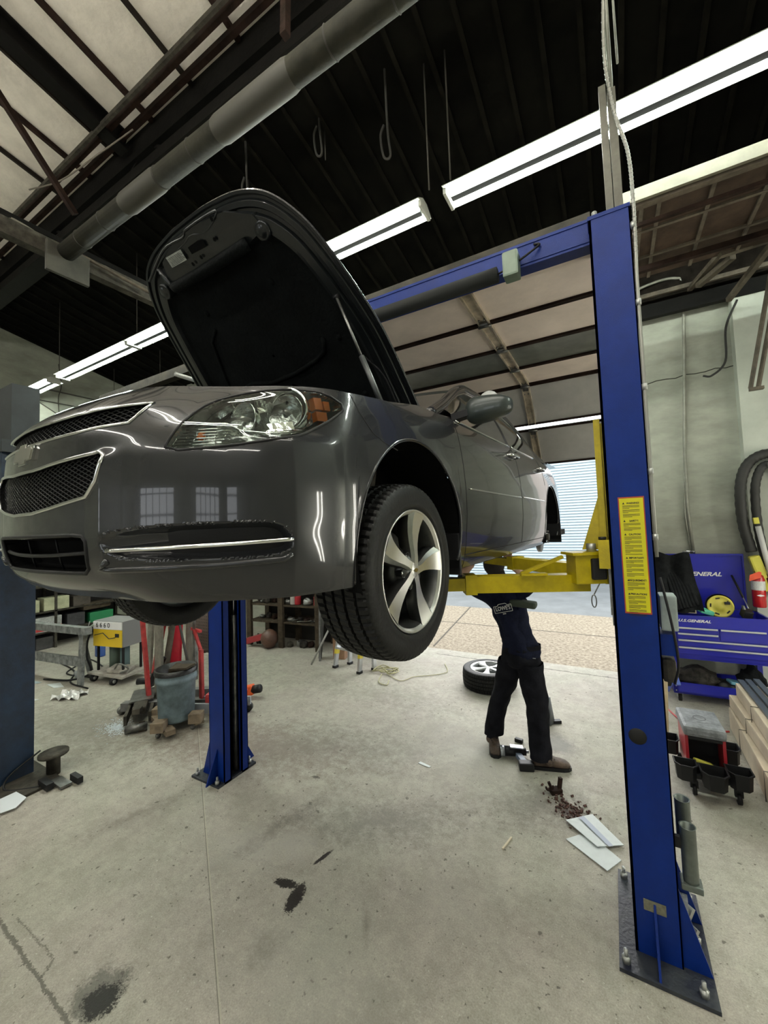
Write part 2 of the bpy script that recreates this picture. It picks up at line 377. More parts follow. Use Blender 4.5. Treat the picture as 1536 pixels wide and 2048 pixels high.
# ---------------------------------------------------------------- overhead door, half rolled up on its tracks
DOORP = mat('door_panel_paint', (.90, .77, .68), .55, var=.08, scale=3, bump=.15, bscale=40)
DOORG = mat('door_panel_grey', (.42, .41, .39), .38, 0, var=.12, scale=2.2, coat=.3, bump=.12, bscale=30)
STILE = mat('door_stile', (.50, .43, .33), .5, .3, var=.35, scale=7)
DGLASS = mat('dirty_glass', (.13, .14, .12), .35, 0, var=.3, scale=3, coat=.4)
d = thing('overhead_door', 'sectional overhead door half rolled up, pale sections overhead and grey ones curving down to the opening', 'garage door', (-1.6, 4.65, 3.65))
Yh = [0, -.545, -1.09, -1.635, -2.18]      # horizontal sections towards the camera (y local)
sections = [((0, 0), (-.545, 0), DOORP), ((-.545, 0), (-1.09, 0), DGLASS), ((-1.09, 0), (-1.635, 0), DOORP), ((-1.635, 0), (-2.18, 0), DOORP),
            ((.0, -.01), (.34, -.40), DOORG), ((.37, -.445), (.66, -.85), DOORG)]
for (a, b_, mt) in sections:
    s = B(mt); A = Vector((0, a[0], a[1])); Bv = Vector((0, b_[0], b_[1])); e = (Bv-A).normalized(); A2 = A+e*.012; B2 = Bv-e*.012
    nrm = e.cross(Vector((1, 0, 0)))
    if nrm.z < 0: nrm = -nrm
    v = []
    for off in (0, .045):
        for x, p in ((-1.9, A2), (1.70, A2), (1.70, B2), (-1.9, B2)): v.append(Vector((x, 0, 0))+p+nrm*off)
    s.add(v, [(0, 1, 2, 3), (7, 6, 5, 4), (0, 4, 5, 1), (1, 5, 6, 2), (2, 6, 7, 3), (3, 7, 4, 0)])
    s.m(RUST)
    for p in (A2, B2): s.bar(Vector((-1.9, 0, 0))+p-nrm*.008, Vector((1.70, 0, 0))+p-nrm*.008, .02, .02, nrm)
    so = s.build('door_section', d)
    st = B(STILE)
    for x in (-1.62, -.42, .82):
        for q in (-.038, .038): st.bar(Vector((x+q, 0, 0))+A2-nrm*.012, Vector((x+q, 0, 0))+B2-nrm*.012, .012, .03, nrm)
        st.bar(Vector((x, 0, 0))+A2-nrm*.006, Vector((x, 0, 0))+B2-nrm*.006, .076, .012, nrm)
    st.m(STEEL)
    for x in (-1.62, -.42, .82):
        st.bar(Vector((x, 0, 0))+A2-nrm*.03, Vector((x, 0, 0))+A2+e*.05-nrm*.03, .06, .012, nrm); st.cyl(Vector((x-.05, 0, 0))+A2-nrm*.035, Vector((x+.05, 0, 0))+A2-nrm*.035, .012, 8)
        for k in (-.02, .02): st.cyl(Vector((x+k, 0, 0))+A2+e*.09-nrm*.02, Vector((x+k, 0, 0))+A2+e*.09-nrm*.035, .007, 6)
    st.build('hinge_stile', so)
tk = B(GALV)
for sx in (-1.97, 1.735):
    tk.tube(bez([(sx, -2.4 if sx < 0 else -1.0, -.03), (sx, -.2, -.03), (sx, .3, -.35), (sx, .75, -.95), (sx, 1.32, -1.5), (sx, 1.4, -2.4), (sx, 1.4, -3.6)], 5), .022, 6)
tk.build('door_track', d)
# ---------------------------------------------------------------- outside
PAVE = mat('worn_apron', (.16, .125, .085), .9, var=.1, scale=20, bump=.6, bscale=60, col2=(.36, .31, .23), detail=12)
ROAD = mat('road_surface', (.155, .165, .168), .85, var=.14, scale=1.5, bump=.3, bscale=60)
o = B(PAVE).box(-14, 12, YD+.1, 9.6, -.2, -.005); o.m(mat('expansion_joint', (.07, .06, .045), .9)); o.box(-14, 12, 8.0, 8.03, -.01, -.003)
for q in range(6): o.bar((-9+3.1*q, YD+.2, -.004), (-9.4+3.1*q, 9.6, -.004), .03, .004)
struct(o.build('ground_apron'))
o = B(ROAD); o.box(-40, 30, 9.6, 30, -.2, -.01)
struct(o.build('road'))
CORR = mat('corrugated_siding', (.50, .60, .66), .5, 0, var=.04, scale=2)
s = B(CORR); n = 46; H_ = 4.3; v = []; fs = []
for k in range(n):
    z0 = H_*k/n; z1 = H_*(k+1)/n; zm = z0+(z1-z0)*.22
    v += [(-26, 0, z0), (1.2, 0, z0), (1.2, -.05, zm), (-26, -.05, zm), (-26, -.01, z1), (1.2, -.01, z1)]
    b0 = k*6; fs += [(b0, b0+1, b0+2, b0+3), (b0+3, b0+2, b0+5, b0+4)]
s.add(v, fs); s.m(mat('siding_trim', (.72, .62, .56), .6)); s.box(1.2, 2.3, -.06, .3, 0, H_); s.box(-26, 2.3, .02, .3, 0, H_+.1)
o = s.build('neighbour_building', loc=(0, 14.6, 0)); tag(o, 'pale blue corrugated metal building across the road', 'building')
o = B(mat('foliage_far', (.10, .14, .07), .9, var=.5, scale=2)).box(-40, -27, 0, 6, 0, 5).build('x') ; bpy.data.objects.remove(o)
t = thing('wall_box', 'small black junction box over a pinkish bracket on the trim of the blue building', 'box', (.25, 14.5, 4.2))
B(BLACKP).cbox((-.1, -.1, -.0), (.9, .25, .32), bev=.02).build('cover', t); B(mat('pinkish', (.6, .48, .44), .6)).cbox((.1, -.1, -.42), (.5, .2, .5), bev=.03).build('bracket', t)
# ---------------------------------------------------------------- right bay header, pilaster, second overhead door overhead
struct(B(PILM).box(1.37, 1.72, YD-.14, YD, 0, 4.66).build('trim_1'))
BROWN = mat('brown_door_panel', (.050, .034, .024), .7, var=.3, scale=5, bump=.2, spec=0.15)
DTAN = mat('dusty_tan_steel', (.10, .082, .06), .6, .3, var=.4, scale=8)
d = thing('rolled_up_door', 'dusty brown sectional door lying open on its tracks above the right bay', 'garage door', (.3, 4.9, 4.62))
for k in range(3):
    s = B(BROWN); y1 = -.42*k; s.box(.0, 3.6, y1-.41, y1, 0, .04); s.m(DTAN); s.box(0, 3.6, y1-.42, y1-.39, -.02, .0)
    so = s.build('door_section', d)
    st = B(DTAN)
    for x in (.05, .17, .52, .88, 1.6, 2.2): st.box(x-.014, x+.014, y1-.40, y1-.01, -.022, 0)
    st.build('stile', so)
B(RUST).bar((-.1, -.35, -.10), (3.6, -.35, -.10), .05, .05).bar((-.1, -1.15, -.15), (3.6, -1.15, -.15), .03, .03).build('stiffener_bar', d)
tk = B(DTAN)
tk.bar((.0, -1.25, -.06), (3.6, -1.25, -.06), .05, .03); tk.bar((1.25, -1.3, -.08), (1.0, .9, -.08), .05, .05)
tk.build('door_track', d)
o = B(mat('cream_paint', (.13, .12, .085), .6, var=.15, scale=9)); o.bar((.2, 3.6, 4.62), (3.9, 3.6, 4.60), .03, .1)
tag(o.build('angle_rail'), 'cream painted rail hung above the brown rolled up door', 'rail')
o = B(mat('sooty_brick', (.012, .009, .006), .85, var=.5, scale=6, bump=.5, bscale=12, spec=0.1)); o.box(-8, -.02, 3.6, 3.72, 4.50, 4.635)
tag(o.build('lintel_beam'), 'sooty beam running behind the top of the blue lift crossbar', 'beam')
o = B(BLKS); o.bar((.3, 6.02, 4.72), (4.1, 6.02, 4.72), .08, .17); o.m(DTAN); o.bar((.3, 5.9, 4.88), (4.1, 5.9, 4.88), .04, .05); o.bar((.3, 5.5, 4.98), (1.2, 5.5, 4.95), .03, .03)
o.m(mat('dark_board', (.012, .010, .008), .9, var=.5, spec=0.05)).box(.13, 4.15, 6.08, 6.14, 4.85, 5.84)  # dark board covering the wall above the channel
tag(o.build('steel_header'), 'dark steel channel along the top of the pale wall', 'beam')
o = B(DTAN); o.bar((1.24, 5.25, 4.75), (1.02, 5.7, 4.75), .06, .05); o.bar((.98, 5.95, 4.85), (1.25, 4.6, 4.75), .05, .05); o.bar((1.05, 4.85, 4.6), (1.6, 5.0, 4.7), .06, .05)
tag(o.build('brace_angles'), 'crossed dusty angle braces beside the brown door', 'brace')
o = B(DTAN); 
for q in (-.03, .03): o.bar((1.33+q, 5.3, 3.36), (1.52+q, 4.9, 4.7), .018, .04)
o.bar((1.29, 5.3, 3.35), (1.40, 5.3, 3.35), .05, .03)
tag(o.build('track_hanger'), 'slotted steel door track hanging in front of the pilaster', 'track')
PIPEM = mat('conduit', (.26, .26, .22), .5, .4, var=.15, scale=10)
o = B(PIPEM); o.tube(bez([(.3, 6.02, 5.02), (.62, 6.05, 5.10), (.86, 6.08, 5.1), (.93, 6.1, 4.98), (.91, 6.1, 4.3), (.865, 6.1, 3.5), (.83, 6.1, 2.9)], 8)+[Vector((.815, 6.11, 2.2)), Vector((.845, 6.12, 1.6))], .018, 8)
o.tube([(.835, 6.1, 3.2), (.785, 6.11, 2.1), (.82, 6.12, 1.6)], .008, 6)
tag(o.build('conduit_pipe'), 'painted conduit bending down the pale wall behind the toolbox', 'pipe')
o = B(mat('black_cable', (.02, .02, .018), .6)); o.tube(bez([(1.42, 6.0, 4.6), (1.30, 6.0, 4.3), (1.27, 6.0, 3.9), (1.14, 6.02, 3.76), (1.06, 6.05, 3.78)], 8), .012, 6)
tag(o.build('hanging_cable'), 'black cable stub dangling down the pale wall from the header', 'cable')
# cracks in the wall
o = B(mat('crack', (.05, .05, .04), .9)); o.tube([(.3+.1*k, YD-.001, 3.84+.012*math.sin(k*2.3)+.004*k-.01) for k in range(12)], .006, 4)
struct(o.build('wall_crack'))
# ---------------------------------------------------------------- ceiling pipe, tie beam, bracket, braces
DUCT = mat('insulated_pipe', (.020, .019, .012), .75, var=.3, scale=7, bump=.4, bscale=20, spec=0.2)
t = thing('overhead_pipe', 'long lagged pipe running diagonally under the roof from the bracket plate', 'pipe', (0, 1.75, 4.9))
B(DUCT).cyl((-4.55, 0, 0), (2.5, 0, 0), .078, 20).build('pipe_run', t)
for k in range(16): x = -4.2+k*.42; B(mat('pipe_joint', (.02, .018, .012), .8)).lathe([(.079, -.006), (.083, 0), (.079, .006)], (x, 0, 0), 'X', 20).build('joint_band', t)
for x, w_ in ((-1.9, .35), (-3.2, .25)): B(mat('pale_wrap', (.030, .028, .019), .7)).lathe([(.079, -w_), (.086, -w_+.04), (.086, w_-.04), (.079, w_)], (x, 0, 0), 'X', 20).build('pipe_wrap', t)
bpy.data.objects.remove(bpy.data.objects['tie_beam'])
o = B(DIRTY); o.bar((-4.66, -1.5, 4.93), (-4.66, 5.9, 4.93), .10, .16); o.m(BLKS); o.bar((-4.75, -1.5, 5.08), (-4.75, 3, 5.08), .16, .05); o.m(DTAN); o.tube([(-4.55, 1.9, 4.95), (-4.5, 3.0, 4.85), (-4.5, 5.5, 4.8)], .02, 6)
tag(o.build('tie_beam'), 'grimy level steel beam at the end of the long lagged pipe', 'beam')
o = B(mat('bracket_plate', (.035, .033, .024), .7, var=.3, scale=6)); o.cbox((-4.55, 1.77, 4.80), (.04, .36, .30), bev=.01)
tag(o.build('bracket_plate'), 'flat grey plate under the end of the lagged pipe', 'bracket')
o = B(mat('curved_wire', (.14, .13, .10), .5)); o.tube(bez([(-5.2, 1.0, 5.25), (-4.7, 1.35, 5.07), (-4.62, 1.7, 4.98), (-4.5, 1.85, 5.0)], 8), .012, 6)
tag(o.build('bent_conduit'), 'thin bent pale conduit lying along the grimy beam', 'pipe')
o = B(RUST); o.bar((-4.9, 1.2, 6.55), (-4.9, 1.97, 5.6), .05, .05)
tag(o.build('diagonal_brace'), 'dark rusty diagonal brace in front of the pale ceiling', 'brace')
o = B(mat('slack_wire', (.12, .10, .08), .6)); o.tube(bez([(-5.9, 1.9, 6.3), (-5.2, 1.95, 6.12), (-4.6, 2.05, 6.2), (-4.2, 2.2, 6.4)], 6), .008, 5)
tag(o.build('slack_wire'), 'slack wire drooping between the roof steel', 'wire')
o = B(RUST); o.bar((-1.75, 1.9, 5.45), (-1.8, 2.0, 6.6), .05, .05); tag(o.build('hanger_strap'), 'rusty strap holding the lagged pipe near the top of the picture', 'strap')
WIRE = mat('hanger_wire', (.05, .045, .035), .6)
for (x, y, z0, z1, r_) in ((-1.31, 3.3, 5.2, 6.45, .008), (-1.10, 3.3, 5.2, 6.45, .008), (-2.5, 3.3, 6.1, 6.45, .006), (-3.7, 3.3, 5.2, 6.45, .006), (-6.2, 3.3, 5.2, 6.50, .006), (-8.8, 3.3, 5.2, 6.50, .006), (1.2, 3.3, 5.2, 6.45, .008)):
    tag(B(WIRE).cyl((x, y, z0), (x, y, z1), r_, 6).build('light_chain'), {-1.31: 'thin chain at the right end of the lit light beside the bonnet', -1.10: 'thin chain at the left end of the lit light behind the post', -2.5: 'short chain over the lit light beside the bonnet', -3.7: 'chain hidden behind the raised bonnet', -6.2: 'chain left of the raised bonnet, over the lights', -8.8: 'thin chain where the two left lights meet', 1.2: 'chain over the right end of the light behind the post'}[x], 'chain', 'chains over the lights')
for (x, y, z0) in ((-2.5, 3.2, 6.2), (-1.68, 3.2, 5.75), (-3.4, 3.0, 5.9)):
    o = B(mat('rope', (.035, .033, .028), .9)); o.tube(bez([(x, y, 6.6), (x+.01, y, z0+.15), (x+.03, y, z0-.12), (x-.04, y, z0-.1), (x-.07, y, z0+.12), (x-.03, y, z0+.22)], 6), .012, 6)
    tag(o.build('hanging_loop'), {-2.5: 'wire loop hanging from the dark roof straight above the bonnet', -1.68: 'wire loop hanging lowest from the dark roof, right of the bonnet', -3.4: 'wire loop hanging in the dark left of the others'}[x], 'wire loop', 'wire loops under the dark roof')
# ---------------------------------------------------------------- fluorescent fixtures
def fixture(L_=2.36, lit=True, bare=False):
    t = thing('strip_light', 'x', 'light')
    pr = [(-.15, 0), (-.045, .07), (.045, .07), (.15, 0), (.145, -.004), (.05, .012), (-.05, .012), (-.145, -.004)]
    M = Matrix(((0, 0, 1), (1, 0, 0), (0, 1, 0)))
    if bare: pr = [(-.03, 0), (-.03, .05), (.03, .05), (.03, 0)]
    B(WHITEF).prism(pr, -L_/2, L_/2, M).build('housing', t)
    if not bare: B(mat('gap_shade_strip', (.006, .006, .007), .6)).box(-L_/2+.04, L_/2-.04, -.030, .030, -.036, .004).build('gap_shade_strip', t)  # black strip added so the gap between the glowing tubes reads dark
    for q in (-.07, .07): B((LAMP if bare else TUBE) if lit else TUBEOFF).cyl((-L_/2+.03, q, -.022), (L_/2-.03, q, -.022), .019, 10).build('tube', t)
    for sx in (-1, 1): B(WHITEF).cbox((sx*(L_/2-.01), 0, -.015), (.03, .22, .07), bev=.005).build('end_socket', t)
    return t
f0 = fixture()
row = [(.035, 3.33, 'lit strip light running off the right edge, behind the blue post', None), (-2.55, 3.33, 'lit strip light whose left end is hidden by the raised bonnet', None),
       (-5.17, 3.33, 'lit strip light running behind the left edge of the raised bonnet', None), (-7.56, 3.33, 'second lit strip light from the left end of the row', None), (-10.02, 3.33, 'lit strip light at the far left end of the row', None)]
for i, (x, y, lb, g) in enumerate(row):
    if g: continue
    o = f0 if i == 0 else copytree(f0); o.location = (x, y, 5.07); o['label'] = lb; o['group'] = 'lit strip lights in one row'
    if i == 0: f0 = o
    if i == 4: o.scale = (.78, 1, 1)
fb = fixture(bare=True)  # unseen rows, left bare and bright as fill light for the room
fb['label'] = 'unseen bare fill light in the nearest row behind the camera, last from the left'; fb['group'] = 'unseen fill lights behind the camera'; fb.location = (1.6, .7, 6.98)
for j, (x, y, z) in enumerate(((-.9, .7, 5.6), (-6.6, -.6, 5.5), (-4.1, -.6, 5.5), (-1.6, -.6, 5.5), (.9, -.6, 5.5), (-6.6, -3.6, 5.5), (-4.1, -3.6, 5.5), (-1.6, -3.6, 5.5), (.9, -3.6, 5.5))):
    o = copytree(fb); o.location = (x, y, z); o['label'] = 'unseen bare fill light in the %s row behind the camera, %s from the left' % ({.7: 'nearest', -.6: 'middle', -3.6: 'far'}[y], {-6.6: 'first', -4.1: 'second', -1.6: 'third', .9: 'fourth', -.9: 'first'}[x]); o['group'] = 'unseen fill lights behind the camera'
o = copytree(f0); o.location = (2.6, 3.33, 5.07); o['label'] = 'lit strip light beyond the right edge of the photo'
o = copytree(fb); o.location = (4.05, 4.3, 1.7); o.rotation_euler = (0, R(90), 0); o['label'] = 'added upright fill light on the wall beyond the right edge of the photo'  # unseen lamp added to brighten the underside of the overhead door
o = copytree(fb); o.location = (4.05, 2.6, 1.5); o.rotation_euler = (0, R(90), 0); o['label'] = 'second added upright fill light beyond the right edge of the photo'  # another added lamp out of view, same fill
fo = fixture(2.5, False); fo.location = (-9.35, 4.95, 5.42); fo['label'] = 'unlit strip light with pinkish tubes above the front of the car'
for q in (-10.3, -8.4): tag(B(WIRE).cyl((q, 4.95, 5.47), (q, 4.95, 6.12), .006, 6).build('light_chain'), 'thin chain at the %s end of the unlit pinkish light' % ('left' if q < -9 else 'right'), 'chain', 'chains over the unlit light')
o = B(WIRE); o.tube([(-10.97, 3.9, 5.45), (-10.97, 5.1, 5.45), (-10.97, 6.1, 5.4)], .015, 6); o.tube([(-10.97, 2.9, 5.15), (-10.97, 5.2, 5.2)], .012, 6); o.tube([(-10.97, 3.6, 5.2), (-10.97, 4.3, 4.8)], .012, 6); o.tube(bez([(-10.97, 4.1, 6.1), (-10.96, 4.15, 5.6), (-10.97, 4.1, 5.3), (-10.96, 4.12, 4.8)], 5), .01, 6)
tag(o.build('wall_cables'), 'dark cables strung across the pale left wall', 'cable')
# ================================================================ TWO POST LIFT
def column(th, HC, mirror=False, dp=.30, plate=(-.07, .30, -.12, .47)):
    """local: x across the bay (inner side towards -x for the right column), y depth, z up. column footprint x 0..0.19, y 0..0.30"""
    sx = -1 if mirror else 1
    X = lambda x: sx*x
    def bx(b, x0, x1, *r): return b.box(min(X(x0), X(x1)), max(X(x0), X(x1)), *r)
    b = B(BLUE)
    bx(b, 0, .188, 0, .006, .0, HC); bx(b, 0, .188, dp, dp+.006, .0, HC); bx(b, .182, .188, 0, dp+.006, .0, HC)      # three webs of the C
    bx(b, 0, .012, .0, .07, .0, HC); bx(b, 0, .012, dp-.064, dp+.006, .0, HC); bx(b, .0, .03, .058, .07, 0, HC); bx(b, 0, .03, dp-.064, dp-.052, 0, HC)
    b.m(BLUE); bx(b, -.004, .19, -.004, dp+.01, HC-.02, HC)
    b.build('column', th)
    b = B(BLUEW); bx(b, plate[0], plate[1], plate[2], plate[3], 0, .018); b.build('base_plate', th)
    def gus(poly, c, ax):
        q = B(BLUE)
        if ax == 'x': M = Matrix(((sx, 0, 0), (0, 0, 1), (0, 1, 0)))
        else: M = Matrix(((0, 0, 1), (1, 0, 0), (0, 1, 0)))
        q.prism(poly, -.005, .005, M, c); q.build('gusset', th)
    gus([(0, .018), (.11, .018), (.0, .36)], (X(.188), .02, 0), 'x'); gus([(0, .018), (.11, .018), (.0, .36)], (X(.188), dp-.01, 0), 'x')
    gus([(0, .018), (-.11, .018), (0, .27)], (X(.09), -.0, 0), 'y'); gus([(0, .018), (.14, .018), (0, .27)], (X(.09), dp+.006, 0), 'y')
    for x, y in (((-.04, -.08), (.25, -.08), (-.04, .42), (.26, .42), (.26, .17)) if not mirror else ((.04, -.04), (.31, -.03), (.04, .29), (.31, .29))):
        b = B(GALV); b.cyl((X(x), y, .018), (X(x), y, .045), .018, 6); b.cyl((X(x), y, .04), (X(x), y, .075), .009, 8); b.build('anchor_bolt', th)
    b = B(STEEL); b.cyl((X(.07), .17, .02), (X(.07), .17, 1.35), .022, 12); b.m(mat('ram_chrome', (.8, .8, .78), .15, 1)); b.cyl((X(.07), .17, 1.35), (X(.07), .17, 1.9), .014, 12)
    b.m(BLACKP); bx(b, .10, .13, .10, .22, .02, HC-.1); b.build('ram', th)
CARR = 1.76
def carriage(th, mirror=False):
    sx = -1 if mirror else 1
    X = lambda x: sx*x
    def bx(b, x0, x1, *r): return b.box(min(X(x0), X(x1)), max(X(x0), X(x1)), *r)
    b = B(YEL); bx(b, -.03, .05, .075, .23, 1.75, 2.60); bx(b, -.04, -.01, .06, .09, 1.9, 2.62)
    M = Matrix(((sx, 0, 0), (0, 0, 1), (0, 1, 0)))
    b.prism([(-.02, 1.93), (-.13, 1.93), (-.02, 2.27)], .075, .085, M); b.prism([(-.02, 1.93), (-.13, 1.93), (-.02, 2.27)], .22, .23, M)
    b.build('carriage', th)
    b = B(YEL); bx(b, -.05, .0, -.016, .03, 1.84, 1.985); b.m(BLACKP); b.cyl((X(-.03), .01, 1.985), (X(-.03), .01, 2.0), .018, 12); b.build('slider_block', th)
lift = thing('vehicle_lift', 'blue two-post lift with yellow arms holding up the grey car', 'car lift', (0, 0, 0))
rc = bpy.data.objects.new('tmp', None)
def colpart(name, x, y, mirror, HC):
    """the column is a mesh part of the lift; its pieces are sub-parts"""
    tmp = thing('tmp', 'x', 'x'); column(tmp, HC, mirror, *((.24, (.0, .35, -.06, .33)) if mirror else ())); carriage(tmp, mirror)
    main = [c for c in tmp.children if c.name.startswith('column')][0]
    main.parent = lift; main.location = (x, y, 0)
    for c in list(tmp.children):
        if c is not main: c.parent = main
    bpy.data.objects.remove(tmp); return main
rcol = colpart('column', -.023, 2.30, False, 3.69)
lcol = colpart('column', -2.92, 2.24, True, 3.69)
bpy.data.objects.remove(rc)
cb = B(BLUE); cb.box(-3.0, .0, 2.41, 2.50, 3.61, 3.625); cb.box(-3.0, .0, 2.405, 2.415, 3.625, 3.74); cb.box(-3.0, .0, 2.40, 2.51, 3.735, 3.752); cb.box(-3.0, 0, 2.495, 2.505, 3.625, 3.74)
cb = cb.build('crossbar', lift)
o = B(mat('foam_black', (.012, .014, .013), .8)); o.cyl((-2.9, 2.36, 3.585), (-.52, 2.36, 3.585), .045, 14); o.build('padded_bar', cb)
o = B(mat('limit_box_green', (.18, .24, .18), .45, var=.1, scale=9)); o.cbox((-.435, 2.35, 3.60), (.09, .09, .15), bev=.012); o.build('limit_switch_box', cb)
o = B(BLACKP); o.tube(bez([(-.39, 2.35, 3.62), (-.33, 2.37, 3.66), (-.28, 2.39, 3.70), (-.31, 2.40, 3.72)], 6), .007, 6); o.build('switch_cable', cb); B(BLACKP).cyl((-.53, 2.36, 3.585), (-.46, 2.355, 3.60), .006, 6).build('switch_rod', cb)
# decal with warning text, hole and plate on the right column
dec = B(mat('decal_yellow', (.60, .56, .0), .45)); dec.box(.055, .157, -.0022, -.001, 1.63, 2.19)
dec.m(mat('decal_red', (.35, .05, .02), .5)); dec.box(.050, .162, -.0016, -.0005, 1.622, 2.197)
BLKINK = mat('black_ink', (.02, .02, .015), .6); dec.m(BLKINK)
zz = 2.165
for hd, nl in (('WARNING!', 9), ('SAFETY!', 6), ('CAUTION!', 13), ('IMPORTANT!', 12), ('REQUIREMENT!', 6), ('PRECAUTION!', 14)):
    dec.text(hd, .0125, FACE_Y, (.113, -.0026, zz), .0002, wid=.85, offset=.0004)
    dec.add([(.068, -.0028, zz-.004), (.078, -.0028, zz-.004), (.073, -.0028, zz+.006)], [(0, 1, 2)])
    zz -= .012
    for k in range(nl):
        w_ = .072 if k % 3 != 2 else random.uniform(.02, .05)
        dec.box(.068, .068+w_, -.0030, -.0022, zz-.0012, zz+.0008); zz -= .0062 if k % 3 != 2 else .009
    zz -= .012
dec.build('warning_decal', rcol)
o = B(mat('hole_rubber', (.004, .004, .004), .7)); o.lathe([(0, -.001), (.038, -.001), (.040, .004)], (.067, 0, 1.03), 'Y', 32); o.build('round_access_hole', rcol)
o = B(mat('serial_plate', (.15, .145, .10), .5, var=.3, scale=60)); o.box(.045, .135, -.003, -.0005, .225, .275); o.build('serial_plate', rcol)
o = B(GALV); o.cyl((.03, -.0, 3.70), (.03, .05, 3.70), .014, 10); o.build('top_bolt', rcol)
# arms on the right column
def arm(base, a, b_, h=.088, w_=.09, inner=None, nm='swing_arm'):
    q = B(YEL); q.bar(a, b_, w_, h); q.bar(Vector(b_)-(Vector(b_)-Vector(a)).normalized()*.06, b_, w_+.016, h+.016)
    if inner: q.bar(b_, inner, w_-.02, h-.022)
    return q.build(nm, base)
Z_ARM = 1.762
A1 = arm(rcol, (-.12, .10, 1.755), (-.70, -.215, 1.765), inner=(-1.05, -.40, 1.765))
q = B(YEL); q.cbox((-.115, .055, 1.835), (.16, .12, .155), rotm(rz=R(28)), bev=.006); q.bar((-.20, -.01, 1.915), (-.03, .10, 1.915), .13, .014)
q.m(BLACKP); q.cbox((-.060, .024, 1.835), (.075, .05, .11), rotm(rz=R(28)), bev=.01); q.m(YEL); q.bar((-.22, -.02, 1.90), (-.42, -.10, 1.815), .03, .016); q.bar((-.30, -.06, 1.812), (-.42, -.115, 1.812), .05, .012)
q.build('arm_pivot_box', A1)
o = B(GALV); o.cyl((-.085, .04, 1.92), (-.085, .04, 1.965), .023, 6); o.build('pivot_bolt', A1)
A2_ = arm(rcol, (-.10, .22, 1.80), (-.62, .62, 1.80), h=.075, inner=(-.85, .80, 1.80))
o = B(BLACKP); o.lathe([(.0, .0), (.055, .0), (.060, .02), (.055, .07), (.03, .075), (0, .075)], (-.80, .76, 1.83), n=20); o.build('lift_pad', A2_)
o = B(BLACKP); o.lathe([(.0, .0), (.055, .0), (.060, .02), (.055, .06), (.03, .065), (0, .065)], (-1.02, -.38, 1.80), n=20); o.build('lift_pad', A1)
o = B(STEEL); o.tube(bez([(-.055, .02, 1.76), (-.075, .015, 1.72), (-.085, .01, 1.70)], 5), .003, 6); o.tube([(-.085+.011*math.sin(a), .01, 1.67+.032*math.cos(a)) for a in np.linspace(0, 2*PI, 20)], .0028, 6); o.build('cable_loop', A1)
o = B(STEEL); o.box(-.012, .004, .03, .05, 1.60, 1.84); o.box(-.006, .006, .02, .04, 1.55, 1.70); o.build('guide_strip', rcol)
# arms on the left column (mirrored, hidden mostly under the car)
A3 = arm(lcol, (.12, .10, 1.755), (.70, -.215, 1.765), inner=(1.0, -.38, 1.765)); A4 = arm(lcol, (.10, .22, 1.80), (.62, .62, 1.80), h=.075, inner=(.85, .8, 1.8))
for A_, p in ((A3, (.98, -.37, 1.80)), (A4, (.80, .76, 1.83))):
    B(BLACKP).lathe([(.0, .0), (.055, .0), (.060, .02), (.055, .06), (.03, .065), (0, .065)], p, n=20).build('lift_pad', A_)
# flexible conduit, strut and control box on the right column
FLEX = mat('flex_conduit', (.30, .30, .27), .45, .5)
o = B(mat('dull_galv', (.13, .125, .10), .6, .3, var=.2)); o.box(-.0, .035, .13, .17, 3.6, 4.50); o.box(.040, .08, .13, .17, 3.6, 4.46); o.m(PIPEM); o.tube([(.06, .15, 4.4), (.065, .15, 5.2), (.07, .17, 6.3)], .012, 8); o.tube([(.10, .15, 4.6), (.10, .17, 6.3)], .006, 6)
o.build('ceiling_strut', rcol, loc=(.09, 0, 0))
pts = bez([(.17, .13, 5.4), (.13, .12, 4.7), (.155, .10, 4.3), (.20, .05, 4.0), (.205, .0, 3.7), (.20, -.0, 3.4)], 12)+[Vector((.197, -.002, z)) for z in np.linspace(3.3, 1.9, 8)]
o = B(FLEX); o.tube(pts, .008, 8)
for i in range(0, 60): o.lathe([(.0085, -.002), (.0105, 0), (.0085, .002)], pts[i], 'Z', 8)
o.m(GALV)
for z in (3.55, 3.15, 2.72, 2.3, 1.98): o.cyl((.197, -.002, z), (.197, -.002, z+.03), .012, 8)
o.build('flexible_conduit', rcol)
o = B(mat('power_unit_box', (.28, .33, .31), .5, var=.2, scale=10)); o.cbox((.235, .12, 1.62), (.07, .12, .17), bev=.008); o.m(BLACKP); o.tube(bez([(.205, .02, 1.8), (.235, .0, 1.6), (.255, .03, 1.4), (.24, .08, 1.28)], 6), .006, 6)
o.m(BLUE); o.box(.19, .25, .05, .2, 1.42, 1.52); o.m(DIRTY); o.cbox((.225, .15, 1.33), (.06, .10, .12), bev=.02)
o.build('power_unit', rcol)
o = B(GALV); 
for q in range(3): o.bar((.21, .12+.12*q, .03), (.25, .16+.12*q, .10), .05, .02)
o.m(GALV); o.bar((.215, .10, .22), (.24, .42, .04), .03, .05)
o.build('hose_bracket', rcol)
# silver tube holders hung on the column side
o = B(mat('grey_tube', (.13, .15, .135), .35, .5, var=.2, scale=14))
for dx, zt, zb, r_ in ((0, .63, .38, .032), (-.006, .70, .5, .032)):
    c_ = (.245+dx, .06+(0 if dx == 0 else .09), 0)
    o.lathe([(0, zb), (r_*.95, zb), (r_, zb+.02), (r_, zt), (r_*1.08, zt+.003), (r_*.85, zt), (r_*.8, zb+.05), (0, zb+.05)], c_, n=24)
o.cbox((.245, .06, .37), (.085, .07, .03), bev=.006); o.m(BLACKP); o.bar((.19, .06, .55), (.24, .06, .55), .02, .05)
o.build('socket_tube', rcol)
